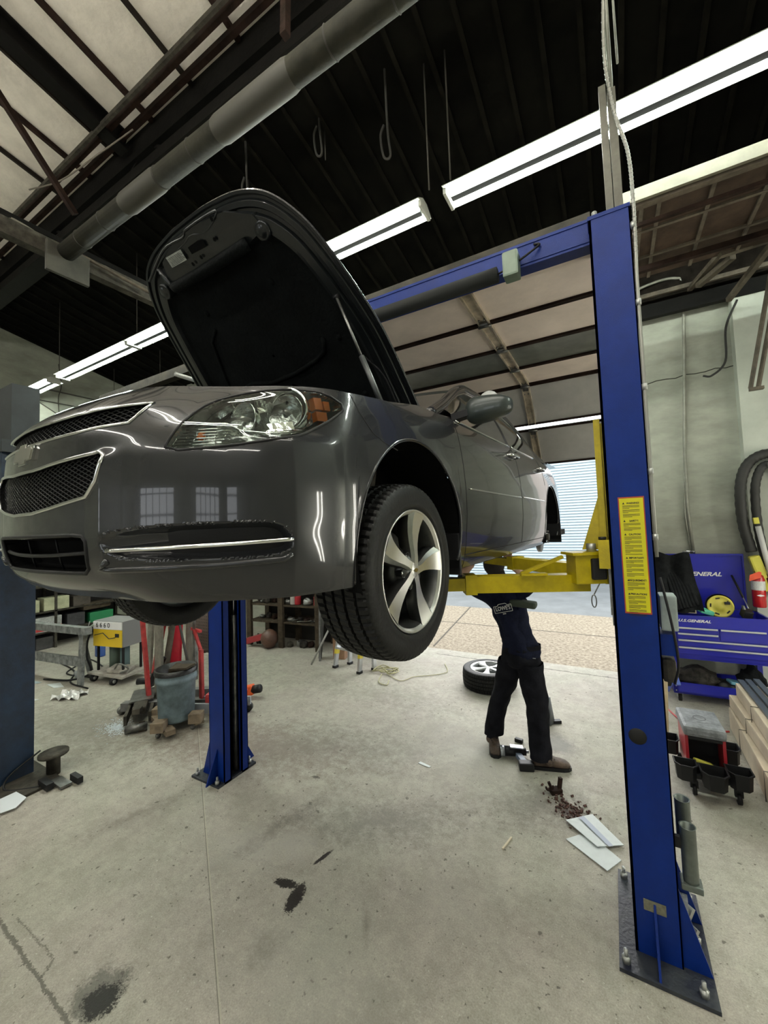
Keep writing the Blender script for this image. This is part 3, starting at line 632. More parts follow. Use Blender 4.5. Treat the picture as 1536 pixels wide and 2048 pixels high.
# ---------------------------------------------------------------- old navy column at the left edge
t = thing('old_lift_column', 'worn dark navy lift column at the left edge of the photo', 'lift column', (-4.72, 1.45, 0))
b = B(NAVY); b.box(-.16, .10, -.12, .12, 0, 2.95); b.box(-.17, .115, -.13, -.10, 0, 2.95); b.build('column', t)
b = B(mat('old_grey_paint', (.016, .020, .022), .6, var=.3, scale=4)); b.box(-.25, .085, -.06, .14, 2.95, 3.50); b.box(-.2, .15, -.14, .14, 2.86, 2.97); b.build('top_box', t)
b = B(DIRTY); b.box(-.3, .45, -.35, .2, 0, .02); b.build('base_plate', t)
b = B(mat('chipped_patch', (.30, .26, .16), .7)); b.prism([(-.05, 0), (.0, .07), (.045, .09), (.05, .06), (.0, .01), (-.04, -.03)], -.124, -.1215, FACE_Y.transposed() if False else None); 
bpy_patch = B(mat('chipped_patch', (.30, .26, .16), .7)); bpy_patch.prism([(-.05, 0), (.0, .05), (.045, .07), (.05, .05), (.0, .01), (-.04, -.03)], .131, .1325, FACE_Y, (.0, 0, .80)); bpy_patch.build('paint_chip', t)
b = B(mat('cream_strip', (.62, .58, .40), .6)); b.bar((.03, -.135, 1.15), (.10, -.135, 2.2), .012, .004, (0, 1, 0)); b.build('cream_strip', t)
b = B(DIRTY); b.lathe([(0, 0), (.05, 0), (.05, .16), (.11, .17), (.11, .19), (.04, .195), (0, .19)], (.27, .2, .0), n=20); b.build('foot_stand', t)
b = B(STEEL); b.box(.42, .62, .12, .2, .01, .03); b.m(BLACKP); b.cbox((.46, .08, .035), (.16, .05, .05)); b.cbox((.60, .24, .035), (.14, .04, .05)); b.tube(bez([(.15, .15, .2), (.12, -.05, .08), (.22, -.1, .02), (.42, .05, .02)], 6), .008, 6); b.build('release_pedal', t)
o = B(mat('white_paper', (.66, .70, .72), .6)); o.prism([(-.12, -.06), (.1, -.08), (.13, .0), (.05, .09), (-.12, .08)], 0, .004); tag(o.build('paper_scrap', loc=(-4.27, 1.30, .021)), 'white paper scrap at the foot of the navy column', 'paper')
# ================================================================ THE CAR  (local: x towards the driver's side, y to the rear, z up from its own ground line)
car = thing('car', 'dark grey sedan raised on the lift with its bonnet open', 'car', (-1.54, 1.435, 1.68), R(-3.0))
PL = [(0,-.93),(.2,-.918),(.4,-.885),(.55,-.835),(.68,-.755),(.78,-.65),(.84,-.53),(.875,-.4),(.888,-.2),(.892,.1),(.892,.6),(.892,1.1),(.892,1.6),(.885,2.4),(.875,2.9),(.85,3.4),(.8,3.7),(.68,3.86),(.4,3.93),(0,3.94)]
def crp(P, n):
    P = [np.array(p, float) for p in P]; P = [2*P[0]-P[1]]+P+[2*P[-1]-P[-2]]; out = []
    P[0] = np.array([-P[2][0], P[2][1]]); P[-1] = np.array([-P[-3][0], P[-3][1]])
    for i in range(1, len(P)-2):
        for k in range(n):
            t = k/n; a, b, c, d = P[i-1:i+3]
            out.append(.5*((2*b)+(c-a)*t+(2*a-5*b+4*c-d)*t*t+(3*b-a-3*c+d)*t**3))
    out.append(P[-2]); return np.array(out)
CC = crp(PL, 24); SL = np.concatenate([[0], np.cumsum(np.hypot(*np.diff(CC, axis=0).T))])
TT = np.gradient(CC, axis=0); TT /= np.linalg.norm(TT, axis=1)[:, None]; NN = np.stack([TT[:, 1], -TT[:, 0]], 1)
ker = np.hanning(25); ker /= ker.sum()
for j in (0, 1):
    NN[:, j] = np.convolve(np.pad(NN[:, j], 12, mode='reflect', reflect_type='even' if j else 'odd'), ker, 'valid')
FC = ([.20,.24,.28,.34,.42,.60,.70,.78,.83,.88,.95],[.16,.10,.04,.015,0,0,.005,.025,.08,.17,.22])
FI = ([.20,.24,.30,.42,.55,.64,.70,.76,.80,.84,.95],[.10,.06,.03,0,0,.015,.04,.08,.115,.165,.22])
SI = ([.18,.22,.3,.45,.58,.70,.80,.88,.95,1.0,1.06],[.05,.03,.015,0,.0,.008,.02,.035,.065,.09,.13])
def smin(tab):
    z = np.linspace(.15, 1.1, 400); v = np.interp(z, *tab); k = np.hanning(31); k /= k.sum()
    return z, np.convolve(np.pad(v, 15, mode='edge'), k, 'valid')
FCs, FIs, SIs = smin(FC), smin(FI), smin(SI)
def smo(v): v = np.clip(v, 0, 1); return v*v*(3-2*v)
def SP(s, z, off=0):
    """point on the body side: s along the half perimeter from the nose, z height, off outwards"""
    s = np.asarray(s, float); z = np.asarray(z, float); a = abs(s)
    x = np.interp(a, SL, CC[:, 0]); y = np.interp(a, SL, CC[:, 1]); nx = np.interp(a, SL, NN[:, 0]); ny = np.interp(a, SL, NN[:, 1])
    w = smo((y+.80)/.45); c = smo((a-.3)/.35); wr = smo((y-3.3)/.5)
    f = np.interp(z, *FCs)*(1-c)+np.interp(z, *FIs)*c
    d = f*(1-w)+np.interp(z, *SIs)*w*(1-wr)+np.interp(z, *SIs)*wr*1.0 - off
    rd_ = lambda c_, w_, am, z0, z1: am*np.clip(1-abs(a-c_)/w_, 0, 1)**1.25*smo((z-z0)/.04)*smo((z1-z)/.04)
    d = d-rd_(.935, .17, .022, .20, .70)-rd_(.42, .07, .009, .30, .66)
    n = np.hypot(nx, ny); return np.stack([(x-nx/n*d)*np.where(s < 0, -1, 1), y-ny/n*d, z+0*x], -1)
def yS(y): return float(np.interp(y, CC[:, 1], SL))
ZT = ([0,.5,.9,1.15,1.4,1.65,2.0,3.0,4.0,4.8,5.3,5.6,6.2],[.88,.865,.848,.845,.875,.925,.945,.965,.99,1.02,1.04,1.05,1.055])
def zt(s): return np.interp(s, *ZT)
ARC = (.03, .345, .405); ARR = (2.86, .345, .405)
def zbot(s, zb):
    y = np.interp(s, SL, CC[:, 1]); z = np.full_like(y, 0)+zb
    for cy, cz, r_ in (ARC, ARR):
        h = r_**2-(y-cy)**2; m = h > 0
        z = np.where(m, np.maximum(z, cz+np.sqrt(np.maximum(h, 0))), z)
    return z
def inpoly(s, z, poly):
    poly = np.array(poly); ins = np.zeros(s.shape, bool); n = len(poly)
    for i in range(n):
        a, b = poly[i], poly[(i+1) % n]
        c = ((a[1] > z) != (b[1] > z)) & (s < (b[0]-a[0])*(z-a[1])/(b[1]-a[1]+1e-12)+a[0]); ins ^= c
    return ins
def pdist(s, z, poly, closed=True):
    poly = np.array(poly); D = np.full(s.shape, 9.); NX = s.copy(); NZ = z.copy(); n = len(poly)
    for i in range(n if closed else n-1):
        a, b = poly[i], poly[(i+1) % n]; e = b-a; L2 = (e**2).sum()+1e-12
        t = np.clip(((s-a[0])*e[0]+(z-a[1])*e[1])/L2, 0, 1); qx = a[0]+t*e[0]; qz = a[1]+t*e[1]; d = np.hypot(s-qx, z-qz)
        m = d < D; D = np.where(m, d, D); NX = np.where(m, qx, NX); NZ = np.where(m, qz, NZ)
    return D, NX, NZ
def dens(poly, closed=True, step=.012, rnd=2):
    P = [Vector((a, b, 0)) for a, b in poly]
    for _ in range(rnd):
        Q = []; n = len(P)
        for i in range(n if closed else n-1):
            a, b = P[i], P[(i+1) % n]; Q += [a*.75+b*.25, a*.25+b*.75]
        if not closed: Q = [P[0]]+Q+[P[-1]]
        P = Q
    return [(p.x, p.y) for p in P]
HL = dens([(.600,.632),(.612,.679),(.641,.733),(.692,.785),(.789,.818),(.92,.834),(1.008,.834),(1.07,.828),(1.138,.791),(1.079,.745),(1.015,.707),(.967,.681),(.907,.665),(.761,.641)], rnd=1)
MG = [(-.02,.615),(.1,.622),(.2,.630),(.41,.643),(.428,.63),(.405,.565),(.36,.525),(.19,.503),(.08,.492),(-.02,.49)]
UG = [(-.02,.762),(.15,.762),(.32,.765),(.515,.787),(.495,.752),(.475,.722),(.3,.708),(.1,.704),(-.02,.703)]
LG = [(-.02,.415),(.3,.423),(.338,.42),(.35,.405),(.338,.33),(.315,.316),(-.02,.315)]
FG = dens([(.40,.405),(.43,.428),(.57,.44),(.85,.444),(.90,.436),(.925,.41),(.935,.38),(.915,.355),(.82,.347),(.5,.350),(.42,.372)], rnd=1)
zones = [(MG, .045, .008), (UG, .04, .008), (LG, .09, .012), (FG, .042, .020), (HL, .075, .010)]
S_END = yS(-.375)
cs = np.linspace(0, S_END, 300); NZR = 190
def front_grid(side):
    S = np.repeat(cs[:, None], NZR, 1); zb = zbot(cs, .232); T = np.linspace(0, 1, NZR)[None, :]
    Z = zb[:, None]*(1-T)+zt(cs)[:, None]*T
    D = np.zeros_like(S); zid = np.zeros(S.shape, int)
    h = .0045
    for i, (poly, dep, ew) in enumerate(zones):
        d, nx, nz = pdist(S, Z, poly); near = (d < h*.62) & (S > 1e-6) & (S < S_END-1e-6)
        S = np.where(near, nx, S); Z = np.where(near, nz, Z)
    S[0, :] = 0
    for i, (poly, dep, ew) in enumerate(zones):
        ins = inpoly(S, Z, poly); d, _, _ = pdist(S, Z, poly)
        ed = d
        fd_ = np.clip((S-.38)/.25, .1, 1) if i == 3 else 1.0
        D = np.where(ins & (d > 1e-5), dep*smo(ed/ew)*fd_, D); zid = np.where(ins & (d > 1e-5), i+1, zid)
    P_ = SP(S, Z, 0); P2 = SP(S, Z, -1.0); nrm = P2-P_; nrm /= np.linalg.norm(nrm, axis=-1)[..., None]
    P_ = P_+nrm*D[..., None]
    P_[..., 0] *= side
    return S, Z, P_, zid
def meshgrid_obj(name, P_, keep, mats, midx, parent, flip=False, smooth=True):
    n, m = P_.shape[:2]; idx = np.arange(n*m).reshape(n, m)
    f = np.stack([idx[:-1, :-1], idx[1:, :-1], idx[1:, 1:], idx[:-1, 1:]], -1).reshape(-1, 4)
    if flip: f = f[:, ::-1]
    k = keep.reshape(-1); f = f[k]; mi = midx.reshape(-1)[k]
    used, inv_ = np.unique(f, return_inverse=True); f = inv_.reshape(-1, 4)
    me = bpy.data.meshes.new(name); me.from_pydata(P_.reshape(-1, 3)[used].tolist(), [], f.tolist())
    for q in mats: me.materials.append(q)
    me.polygons.foreach_set('material_index', mi.astype(np.int32)); me.polygons.foreach_set('use_smooth', np.full(len(f), smooth)); me.update()
    o = bpy.data.objects.new(name, me); COL.objects.link(o); o.parent = parent; return o
HLIN = mat('lamp_chrome', (.80, .84, .80), .10, 1.0, bump=.35, bscale=22)
HLDK = mat('lamp_grey', (.42, .45, .43), .22, .9, bump=.8, bscale=26)
AMB = mat('amber_lens', (.55, .14, .02), .15, coat=1, spec=.6)
def lens_mat():
    m = bpy.data.materials.new('clear_lens'); m.use_nodes = True; nt = m.node_tree; nt.nodes.remove(nt.nodes['Principled BSDF']); out = nt.nodes['Material Output']
    t_ = _n(nt, 'ShaderNodeBsdfTransparent'); t_.inputs[0].default_value = (.90, .94, .92, 1); g_ = _n(nt, 'ShaderNodeBsdfGlossy'); g_.inputs['Roughness'].default_value = .03
    f_ = _n(nt, 'ShaderNodeFresnel'); f_.inputs[0].default_value = 1.5; x_ = _n(nt, 'ShaderNodeMixShader')
    nt.links.new(f_.outputs[0], x_.inputs[0]); nt.links.new(t_.outputs[0], x_.inputs[1]); nt.links.new(g_.outputs[0], x_.inputs[2]); nt.links.new(x_.outputs[0], out.inputs[0]); return m
LENS = lens_mat()
SEAM_L = [(S_END, .0)]
seam = [(1.165, .86), (1.165, .84), (1.20, .785), (1.255, .731), (1.32, .705), (1.40, .690)]
fmats = [PAINT, DARKIN, DARKIN, DARKIN, BLACKP, HLDK, PAINT, BLACKP]
bumper = fend = None
parts_side = {}
for side in (1, -1):
    S, Z, P_, zid = front_grid(side)
    fc = np.minimum(np.minimum(zid[:-1, :-1], zid[1:, :-1]), np.minimum(zid[1:, 1:], zid[:-1, 1:]))
    mx = np.maximum(np.maximum(zid[:-1, :-1], zid[1:, :-1]), np.maximum(zid[1:, 1:], zid[:-1, 1:]))
    mi = np.where(mx == 4, 0, mx)
    sc_ = (S[:-1, :-1]+S[1:, 1:])/2; zc_ = (Z[:-1, :-1]+Z[1:, 1:])/2
    above = zc_ > np.interp(sc_, [p[0] for p in seam], [p[1] for p in seam], left=9)
    o = meshgrid_obj('bumper_cover', P_, ~above, fmats, mi, car, flip=side < 0)
    parts_side[side] = o
    # clear lens over the lamp
    s_ = np.linspace(.58, 1.16, 120); S2 = np.repeat(s_[:, None], 60, 1); Z2 = np.repeat(np.linspace(.62, .845, 60)[None, :], 120, 0)
    d, nx, nz = pdist(S2, Z2, HL); near = d < .0035; S2 = np.where(near, nx, S2); Z2 = np.where(near, nz, Z2)
    ins = inpoly(S2, Z2, HL) | near; P3 = SP(S2, Z2, .0015); P3[..., 0] *= side
    keep = ins[:-1, :-1] & ins[1:, :-1] & ins[1:, 1:] & ins[:-1, 1:]
    s4 = np.linspace(.46, .935, 130); S4 = np.repeat(s4[:, None], 40, 1); Z4 = np.repeat(np.linspace(.34, .45, 40)[None, :], 130, 0)
    FGI = [(.50, .368), (.52, .428), (.60, .432), (.85, .434), (.893, .428), (.912, .407), (.921, .38), (.905, .364), (.82, .357), (.60, .359)]
    d4, nx4, nz4 = pdist(S4, Z4, FGI); nr = d4 < .0025; S4 = np.where(nr, nx4, S4); Z4 = np.where(nr, nz4, Z4); in4 = inpoly(S4, Z4, FGI) | nr
    P4 = SP(S4, Z4, -.0405*1.0+.0+.0*S4); P4[..., 0] *= side; k4 = in4[:-1, :-1] & in4[1:, :-1] & in4[1:, 1:] & in4[:-1, 1:]
    P4b = SP(S4, Z4, -.036); P4b[..., 0] *= side
    meshgrid_obj('fog_panel', P4b, k4, [BLACKP], np.zeros(k4.shape, int), car, flip=side < 0)
    hl = meshgrid_obj('headlamp', P3, keep, [LENS], np.zeros(keep.shape, int), car, flip=side < 0)
    # lamp internals
    def at(s, z, dep): 
        p = SP(s, z, -dep); return Vector((float(p[0])*side, float(p[1]), float(p[2])))
    def outn(s, z):
        a = at(s, z, 0); b_ = at(s, z, .1); return (a-b_).normalized()
    fwdv = Vector((.12*side, -1, .0)).normalized()
    def bowl(b, s, z, dep, r_, mt, dirv=None, bulb=True):
        c = at(s, z, dep); dv = (dirv or fwdv); q = dv.to_track_quat('Z', 'Y').to_matrix()
        b.m(mt).lathe([(0, -.05), (r_*.35, -.048), (r_*.7, -.03), (r_*.95, 0), (r_*1.05, .006), (r_*1.05, .0)], c, 'Z', 28, M=q)
        if bulb: b.m(MACH).lathe([(.0, .012), (r_*.16, .008), (r_*.18, -.02), (r_*.18, -.05)], c, 'Z', 16, M=q)
    b = MB(); bowl(b, .965, .775, .065, .052, HLIN, Vector((.35*side, -1, 0)).normalized()); b.m(HLIN).lathe([(.056, 0), (.060, .012), (.066, .012), (.066, -.02)], at(.965, .775, .05), 'Z', 32, M=Vector((.35*side, -1, 0)).normalized().to_track_quat('Z', 'Y').to_matrix()); b.build('projector', hl)
    b = MB(); bowl(b, .80, .745, .06, .048, HLIN); b.build('reflector_bowl', hl)
    b = B(HLIN)
    for (s0, z0, s1, z1, w_, h_) in ((.70, .75, .76, .80, .03, .02), (.84, .81, .90, .78, .03, .03), (.72, .70, .80, .70, .03, .012), (.88, .70, .97, .715, .04, .012), (.86, .76, .88, .70, .02, .03), (.78, .80, .86, .815, .03, .015)):
        b.bar(at(s0, z0, .045), at(s1, z1, .045), w_, h_, (0, -1, 0))
    for k in range(10): b.tube([at(.615+.012*0+k*.028, .652+.004*k, .012+.002*(k % 2)), at(.618+k*.028, .700-.002*k, .03)], .0022, 6)
    for k in range(6): b.tube([at(.615+.006*k, .648+.009*k, .008), at(.70, .652+.009*k, .014), at(.77, .655+.009*k, .02)], .0022, 6)
    b.tube([at(q[0], q[1], .010) for q in ((.63, .70), (.70, .712), (.76, .712), (.80, .69), (.87, .682), (.93, .69), (.98, .705))], .0055, 8)
    b.tube([at(s, z, .004) for s, z in HL], .0030, 6, closed=True)
    b.build('reflector_trim', hl)
    b = B(AMB)
    def blk(s0, s1, z0, z1, d0, d1):
        v = [at(s, z, d) for d in (d0, d1) for z in (z0, z1) for s in (s0, s1)]
        b.add(v, [(0, 2, 3, 1), (4, 5, 7, 6), (0, 1, 5, 4), (2, 6, 7, 3), (0, 4, 6, 2), (1, 3, 7, 5)])
    blk(1.035, 1.07, .738, .768, .012, .04); blk(1.035, 1.06, .775, .815, .012, .04); blk(1.065, 1.085, .775, .805, .012, .03); b.lathe([(0, -.012), (.012, -.006), (.014, .004), (.008, .012), (0, .014)], at(.685, .675, .022), 'Y', 14)
    b.build('amber_reflector', hl)
    b = B(BLACKP); b.tube([at(s, z, .0) for s, z in HL], .0042, 6, closed=True); b.build('lamp_gasket', hl)
def full(poly_half):
    a = [p for p in poly_half if p[0] > 0.0]; return a+[(-p[0], p[1]) for p in reversed(a)]
def surf_tube(b, pts, r_, off=.002, closed=False, n=8, sub=6):
    P = []
    k = len(pts)
    for i in range(k if closed else k-1):
        a, c = pts[i], pts[(i+1) % k]
        m_ = max(1, int(math.hypot(c[0]-a[0], c[1]-a[1])/.02))
        for j in range(m_): P.append((a[0]+(c[0]-a[0])*j/m_, a[1]+(c[1]-a[1])*j/m_))
    if not closed: P.append(pts[-1])
    q = SP([p[0] for p in P], [p[1] for p in P], off)
    return b.tube([tuple(x) for x in q], r_, n, closed=closed)
b = B(CHROME); surf_tube(b, full(MG), .0055, .001, True); b.build('grille_surround', car)
b = B(CHROME); surf_tube(b, full(UG), .0042, .001, True); b.build('grille_surround', car)
def clipseg(p0, p1, poly, n=80):
    t = np.linspace(0, 1, n); s = p0[0]+(p1[0]-p0[0])*t; z = p0[1]+(p1[1]-p0[1])*t
    m = inpoly(s, z, poly); out = []; cur = []
    for i in range(n):
        if m[i]: cur.append((s[i], z[i]))
        else:
            if len(cur) > 2: out.append(cur)
            cur = []
    if len(cur) > 2: out.append(cur)
    return out
def wiremesh(poly, name, sp=.030, sl=.42, r_=.0016, off=-.014):
    F_ = full(poly); b = B(mat('grille_wire', (.028, .028, .028), .35, .5)); z0 = min(p[1] for p in F_); z1 = max(p[1] for p in F_); H_ = z1-z0
    k0 = -.6
    while k0 < .6+H_/sl:
        for sg in (1, -1):
            a = (sg*(k0-H_/sl), z0); c = (sg*k0, z1)
            for sgm in clipseg(a, c, F_):
                q = sgm[::4]+[sgm[-1]]; b.tube([tuple(x) for x in SP([p[0] for p in q], [p[1] for p in q], off)], r_, 4, cap=False)
        k0 += sp
    return b.build(name, car)
wiremesh(MG, 'grille_mesh'); wiremesh(UG, 'grille_mesh', r_=.0014)
# badge: wide cross shape on the bar between the grilles
b = B(CHROME)
bow = [(-.085, -.012), (-.078, -.021), (-.030, -.021), (-.026, -.034), (.034, -.034), (.036, -.021), (.076, -.021), (.088, .012), (.078, .021), (.030, .021), (.026, .034), (-.034, .034), (-.036, .021), (-.074, .021)]
def badge(b, poly, s0, z0, off0, off1, k=1.0):
    a = SP([s0+p[0]*k for p in poly], [z0+p[1]*k for p in poly], off0); c = SP([s0+p[0]*k for p in poly], [z0+p[1]*k for p in poly], off1)
    n = len(poly); b.add([tuple(x) for x in a]+[tuple(x) for x in c], [tuple(range(n))[::-1], tuple(range(n, 2*n))]+[(i, (i+1) % n, n+(i+1) % n, n+i) for i in range(n)])
badge(b, bow, 0, .678, 0, .008); b.m(mat('badge_fill', (.42, .41, .37), .3, .9)); badge(b, bow, 0, .678, .008, .0095, .86); b.build('badge', car)
# lower grille slats, condenser, fog recess chrome strips
b = B(BLACKP)
for zz in (.37,): surf_tube(b, [(-.34, zz+.004), (-.15, zz-.004), (0, zz-.006), (.15, zz-.004), (.345, zz+.004)], .006, -.012)
surf_tube(b, full(LG), .006, -.002, True); 
for x in (-.12, .12): surf_tube(b, [(x, .32), (x, .415)], .003, -.04)
b.build('lower_grille', car)
b = B(mat('condenser', (.05, .05, .048), .6, .5, bump=.6, bscale=200)); b.box(-.45, .45, -.79, -.76, .28, .60); b.build('condenser', car)
for sd in (1, -1):
    b = B(CHROME); surf_tube(b, [(sd*.434, .379), (sd*.6, .382), (sd*.8, .387), (sd*.93, .392)], .0062, .0); b.build('fog_recess_trim', car)
    b = B(PAINT); surf_tube(b, [(sd*.43, .352), (sd*.39, .330), (sd*.44, .327), (sd*.56, .329), (sd*.75, .333), (sd*.905, .339), (sd*.93, .352)], .010, -.003); b.build('bumper_lip', car)
    b = B(mat('panel_gap', (.004, .004, .004), .9))
    surf_tube(b, [(sd*s, z) for s, z in seam[1:]], .0022, -.0008)
    b.build('fender_seam', car)
# ------------------------- side panels
def panel(name, s0, s1, zlo, ztop, side, nz=40, ns=None, mt=PAINT):
    ss = np.linspace(s0, s1, ns or max(12, int((s1-s0)/.02)))
    zb = zbot(ss, 0) ; zb = np.maximum(zb, zlo(ss) if callable(zlo) else zlo); zt_ = ztop(ss)
    T = np.linspace(0, 1, nz)[None, :]; S = np.repeat(ss[:, None], nz, 1); Z = zb[:, None]*(1-T)+zt_[:, None]*T
    P_ = SP(S, Z, 0); P_[..., 0] *= side
    return meshgrid_obj(name, P_, np.ones((len(ss)-1, nz-1), bool), [mt], np.zeros((len(ss)-1, nz-1), int), car, flip=side < 0)
D0, D1, D2 = yS(.50), yS(1.60), yS(2.56)
SEAMZ = lambda s: np.interp(s, [p[0] for p in seam], [p[1] for p in seam], left=9, right=0)
for side in (1, -1):
    # fender: above the seam, then down behind the arch
    ss = np.concatenate([np.linspace(1.165, S_END, 20), np.linspace(S_END, D0-.004, 90)[1:]])
    zb = np.where(ss < 1.40, np.maximum(SEAMZ(ss)+.002, zbot(ss, .2)), zbot(ss, .2)); zt_ = zt(ss); zb = np.minimum(zb, zt_-.003)
    T = np.linspace(0, 1, 40)[None, :]; S = np.repeat(ss[:, None], 40, 1); Z = zb[:, None]*(1-T)+zt_[:, None]*T
    P_ = SP(S, Z, 0); P_[..., 0] *= side
    fe = meshgrid_obj('front_fender', P_, np.ones((len(ss)-1, 39), bool), [PAINT], np.zeros((len(ss)-1, 39), int), car, flip=side < 0)
    # bumper piece between the fascia end and the arch, below the seam
    ss = np.linspace(S_END-.003, 1.40, 24); zb = zbot(ss, .235); zt_ = np.maximum(np.minimum(SEAMZ(ss), zt(ss)), zb+.001); 
    T = np.linspace(0, 1, 30)[None, :]; S = np.repeat(ss[:, None], 30, 1); Z = zb[:, None]*(1-T)+zt_[:, None]*T
    P_ = SP(S, Z, 0); P_[..., 0] *= side
    meshgrid_obj('bumper_corner', P_, np.ones((23, 29), bool), [PAINT], np.zeros((23, 29), int), car, flip=side < 0)
    fd = panel('front_door', D0, D1-.004, .262, zt, side); rd = panel('rear_door', D1, D2, .262, zt, side)
    panel('rear_quarter', D2+.004, SL[-1], .26, zt, side, ns=160)
    panel('rocker_panel', D0-.01, yS(2.50), .195, lambda s: np.full_like(s, .258), side, nz=10)
    g = B(mat('panel_gap', (.004, .004, .004), .9))
    surf_tube(g, [(side*D0, z) for z in np.linspace(.2, .94, 12)], .0025, -.001); surf_tube(g, [(side*D1, z) for z in np.linspace(.26, .96, 12)], .0025, -.001)
    surf_tube(g, [(side*D2, z) for z in np.linspace(.74, .98, 6)], .0025, -.001); surf_tube(g, [(side*s, .260) for s in np.linspace(D0, D2-.1, 30)], .003, -.001)
    g.build('door_seam', car)
    for dr, a, c in ((fd, D0+.05, D1-.03), (rd, D1+.03, D2-.12)):
        g = B(mat('bright_trim', (.55, .55, .52), .2, .9)); surf_tube(g, [(side*s, .588-.004*(s-a)) for s in np.linspace(a, c, 20)], .0045, .002); g.build('side_moulding', dr)
        g = B(CHROME); q = SP(side*np.linspace(a, c, 16), zt(np.linspace(a, c, 16)), .004); g.tube([tuple(p) for p in q], .006, 6); g.build('belt_trim', dr)
    for dr, sh in ((fd, yS(1.47)), (rd, yS(2.42))):
        g = B(CHROME); q = [tuple(SP(side*(sh-.09), .872, -.004)), tuple(SP(side*(sh-.08), .874, .035)), tuple(SP(side*sh, .876, .042)), tuple(SP(side*(sh+.08), .874, .035)), tuple(SP(side*(sh+.09), .872, -.004))]
        g.tube(bez(q, 5), .010, 8); g.m(BLACKP); surf_tube(g, [(side*(sh-.05), .868), (side*(sh+.05), .868)], .016, -.010); g.build('door_handle', dr)
    # wheel-arch lips and wells
    for cy, cz, r_ in (ARC, ARR):
        q = []
        for a in np.linspace(-.28, PI+.28, 60):
            y = cy+r_*math.cos(a); z = cz+r_*math.sin(a)
            p = SP(yS(y), max(z, .24), .0); q.append((p[0]*side-.004*side, y, max(z, .24)))
        B(PAINT).tube(q, .007, 8).build('wheel_arch_lip', car)
        w = B(DARKIN); n = 30; v = []; fs = []
        for k in range(n+1):
            a = -.35+(PI+.7)*k/n; y = cy+(r_+.004)*math.cos(a); z = cz+(r_+.004)*math.sin(a)
            v += [(.58*side, y, z), (.872*side if cz < 9 else 0, y, z)]
            if k < n: fs.append((2*k, 2*k+1, 2*k+3, 2*k+2))
        w.add(v, fs); w.box(min(.57*side, .58*side), max(.57*side, .58*side), cy-r_, cy+r_, .22, cz+r_)
        w.m(DIRTY); w.cyl((.60*side, cy, .25), (.76*side, cy, .25), .035, 14); w.cyl((.55*side, cy+.02, .30), (.60*side, cy+.05, .72), .045, 14); w.bar((.2*side, cy, .2), (.66*side, cy, .2), .06, .04)
        w.build('wheel_well', car)
        g = B(BLACKP); g.cbox((.80*side, cy+r_+.0, .27), (.15, .02, .20), bev=.006); g.build('mud_flap', car)
# underbody
u = B(mat('underbody', (.018, .017, .016), .85, var=.4, scale=6, spec=0.1)); u.box(-.58, .58, -.40, 3.8, .19, .24); u.box(-.5, .5, -.72, -.40, .225, .25); u.box(-.84, -.58, .44, 2.44, .19, .24); u.box(.58, .84, .44, 2.44, .19, .24); u.box(-.84, .84, 3.28, 3.75, .24, .30)
u.m(RUST); u.bar((-.3, .6, .19), (-.3, 3.4, .19), .08, .05); u.bar((.25, .5, .19), (.3, 3.5, .20), .07, .07); u.bar((-.7, 2.86, .2), (.7, 2.86, .2), .12, .06)
u.build('underbody', car)
q = B(mat('lower_valance', (.012, .012, .012), .6, spec=0.1)); n = 60; v = []; fs = []
for k in range(n+1):
    s = -1.15+2.3*k/n; p = SP(s, .236, 0); v += [tuple(p), (float(p[0])*.8, min(float(p[1])+.22, -.45), .215)]
    if k < n: fs.append((2*k, 2*k+1, 2*k+3, 2*k+2))
q.add(v, fs, True); q.build('lower_valance', car)
# engine bay floor and sides, fender inner flanges, cowl
e = B(DARKIN); e.box(-.56, .56, -.60, .42, .40, .42); e.box(-.72, -.70, -.38, .5, .75, .84); e.box(.70, .72, -.38, .5, .75, .84); e.box(-.58, -.56, -.60, .5, .4, .80); e.box(.56, .58, -.60, .5, .4, .80); e.box(-.72, .72, .42, .46, .4, .90); e.box(-.56, .56, -.62, -.60, .4, .80)
e.build('engine_bay', car)
e = B(BLACKP); e.cbox((0, -.12, .66), (.62, .42, .22), bev=.04); e.cbox((.45, .1, .68), (.25, .22, .2), bev=.02); e.cbox((-.45, -.1, .66), (.26, .34, .2), bev=.03); e.box(-.48, .48, -.66, -.58, .76, .80); e.m(GALV); e.cyl((.2, -.35, .7), (-.2, -.35, .7), .03, 12); e.build('engine', car)
for side in (1, -1):
    n = 60; v = []; fs = []
    for k in range(n+1):
        s = 1.0+(D0+.0-1.0)*k/n; p = SP(s, zt(s), 0); v += [(float(p[0])*side, float(p[1]), float(p[2])), (min(.735, float(p[0])-.02)*side, float(p[1])+.0, float(p[2])+.018), (.70*side, float(p[1]), float(p[2])-.05)]
        if k < n: fs += [(3*k, 3*k+3, 3*k+4, 3*k+1), (3*k+1, 3*k+4, 3*k+5, 3*k+2)]
    B(PAINT).add(v, fs, True).build('fender_flange', car)
n = 60; v = []; fs = []
for k in range(n+1):
    s = -1.16+2.32*k/n; p = SP(s, zt(abs(s)), 0); x, y = float(p[0]), float(p[1]); v += [(x, y, float(p[2])), (x*.9, y+.09*(1-abs(s)/3), float(p[2])+.004)]
    if k < n: fs.append((2*k, 2*k+1, 2*k+3, 2*k+2))
B(PAINT).add(v, fs, True).build('header_panel', car)
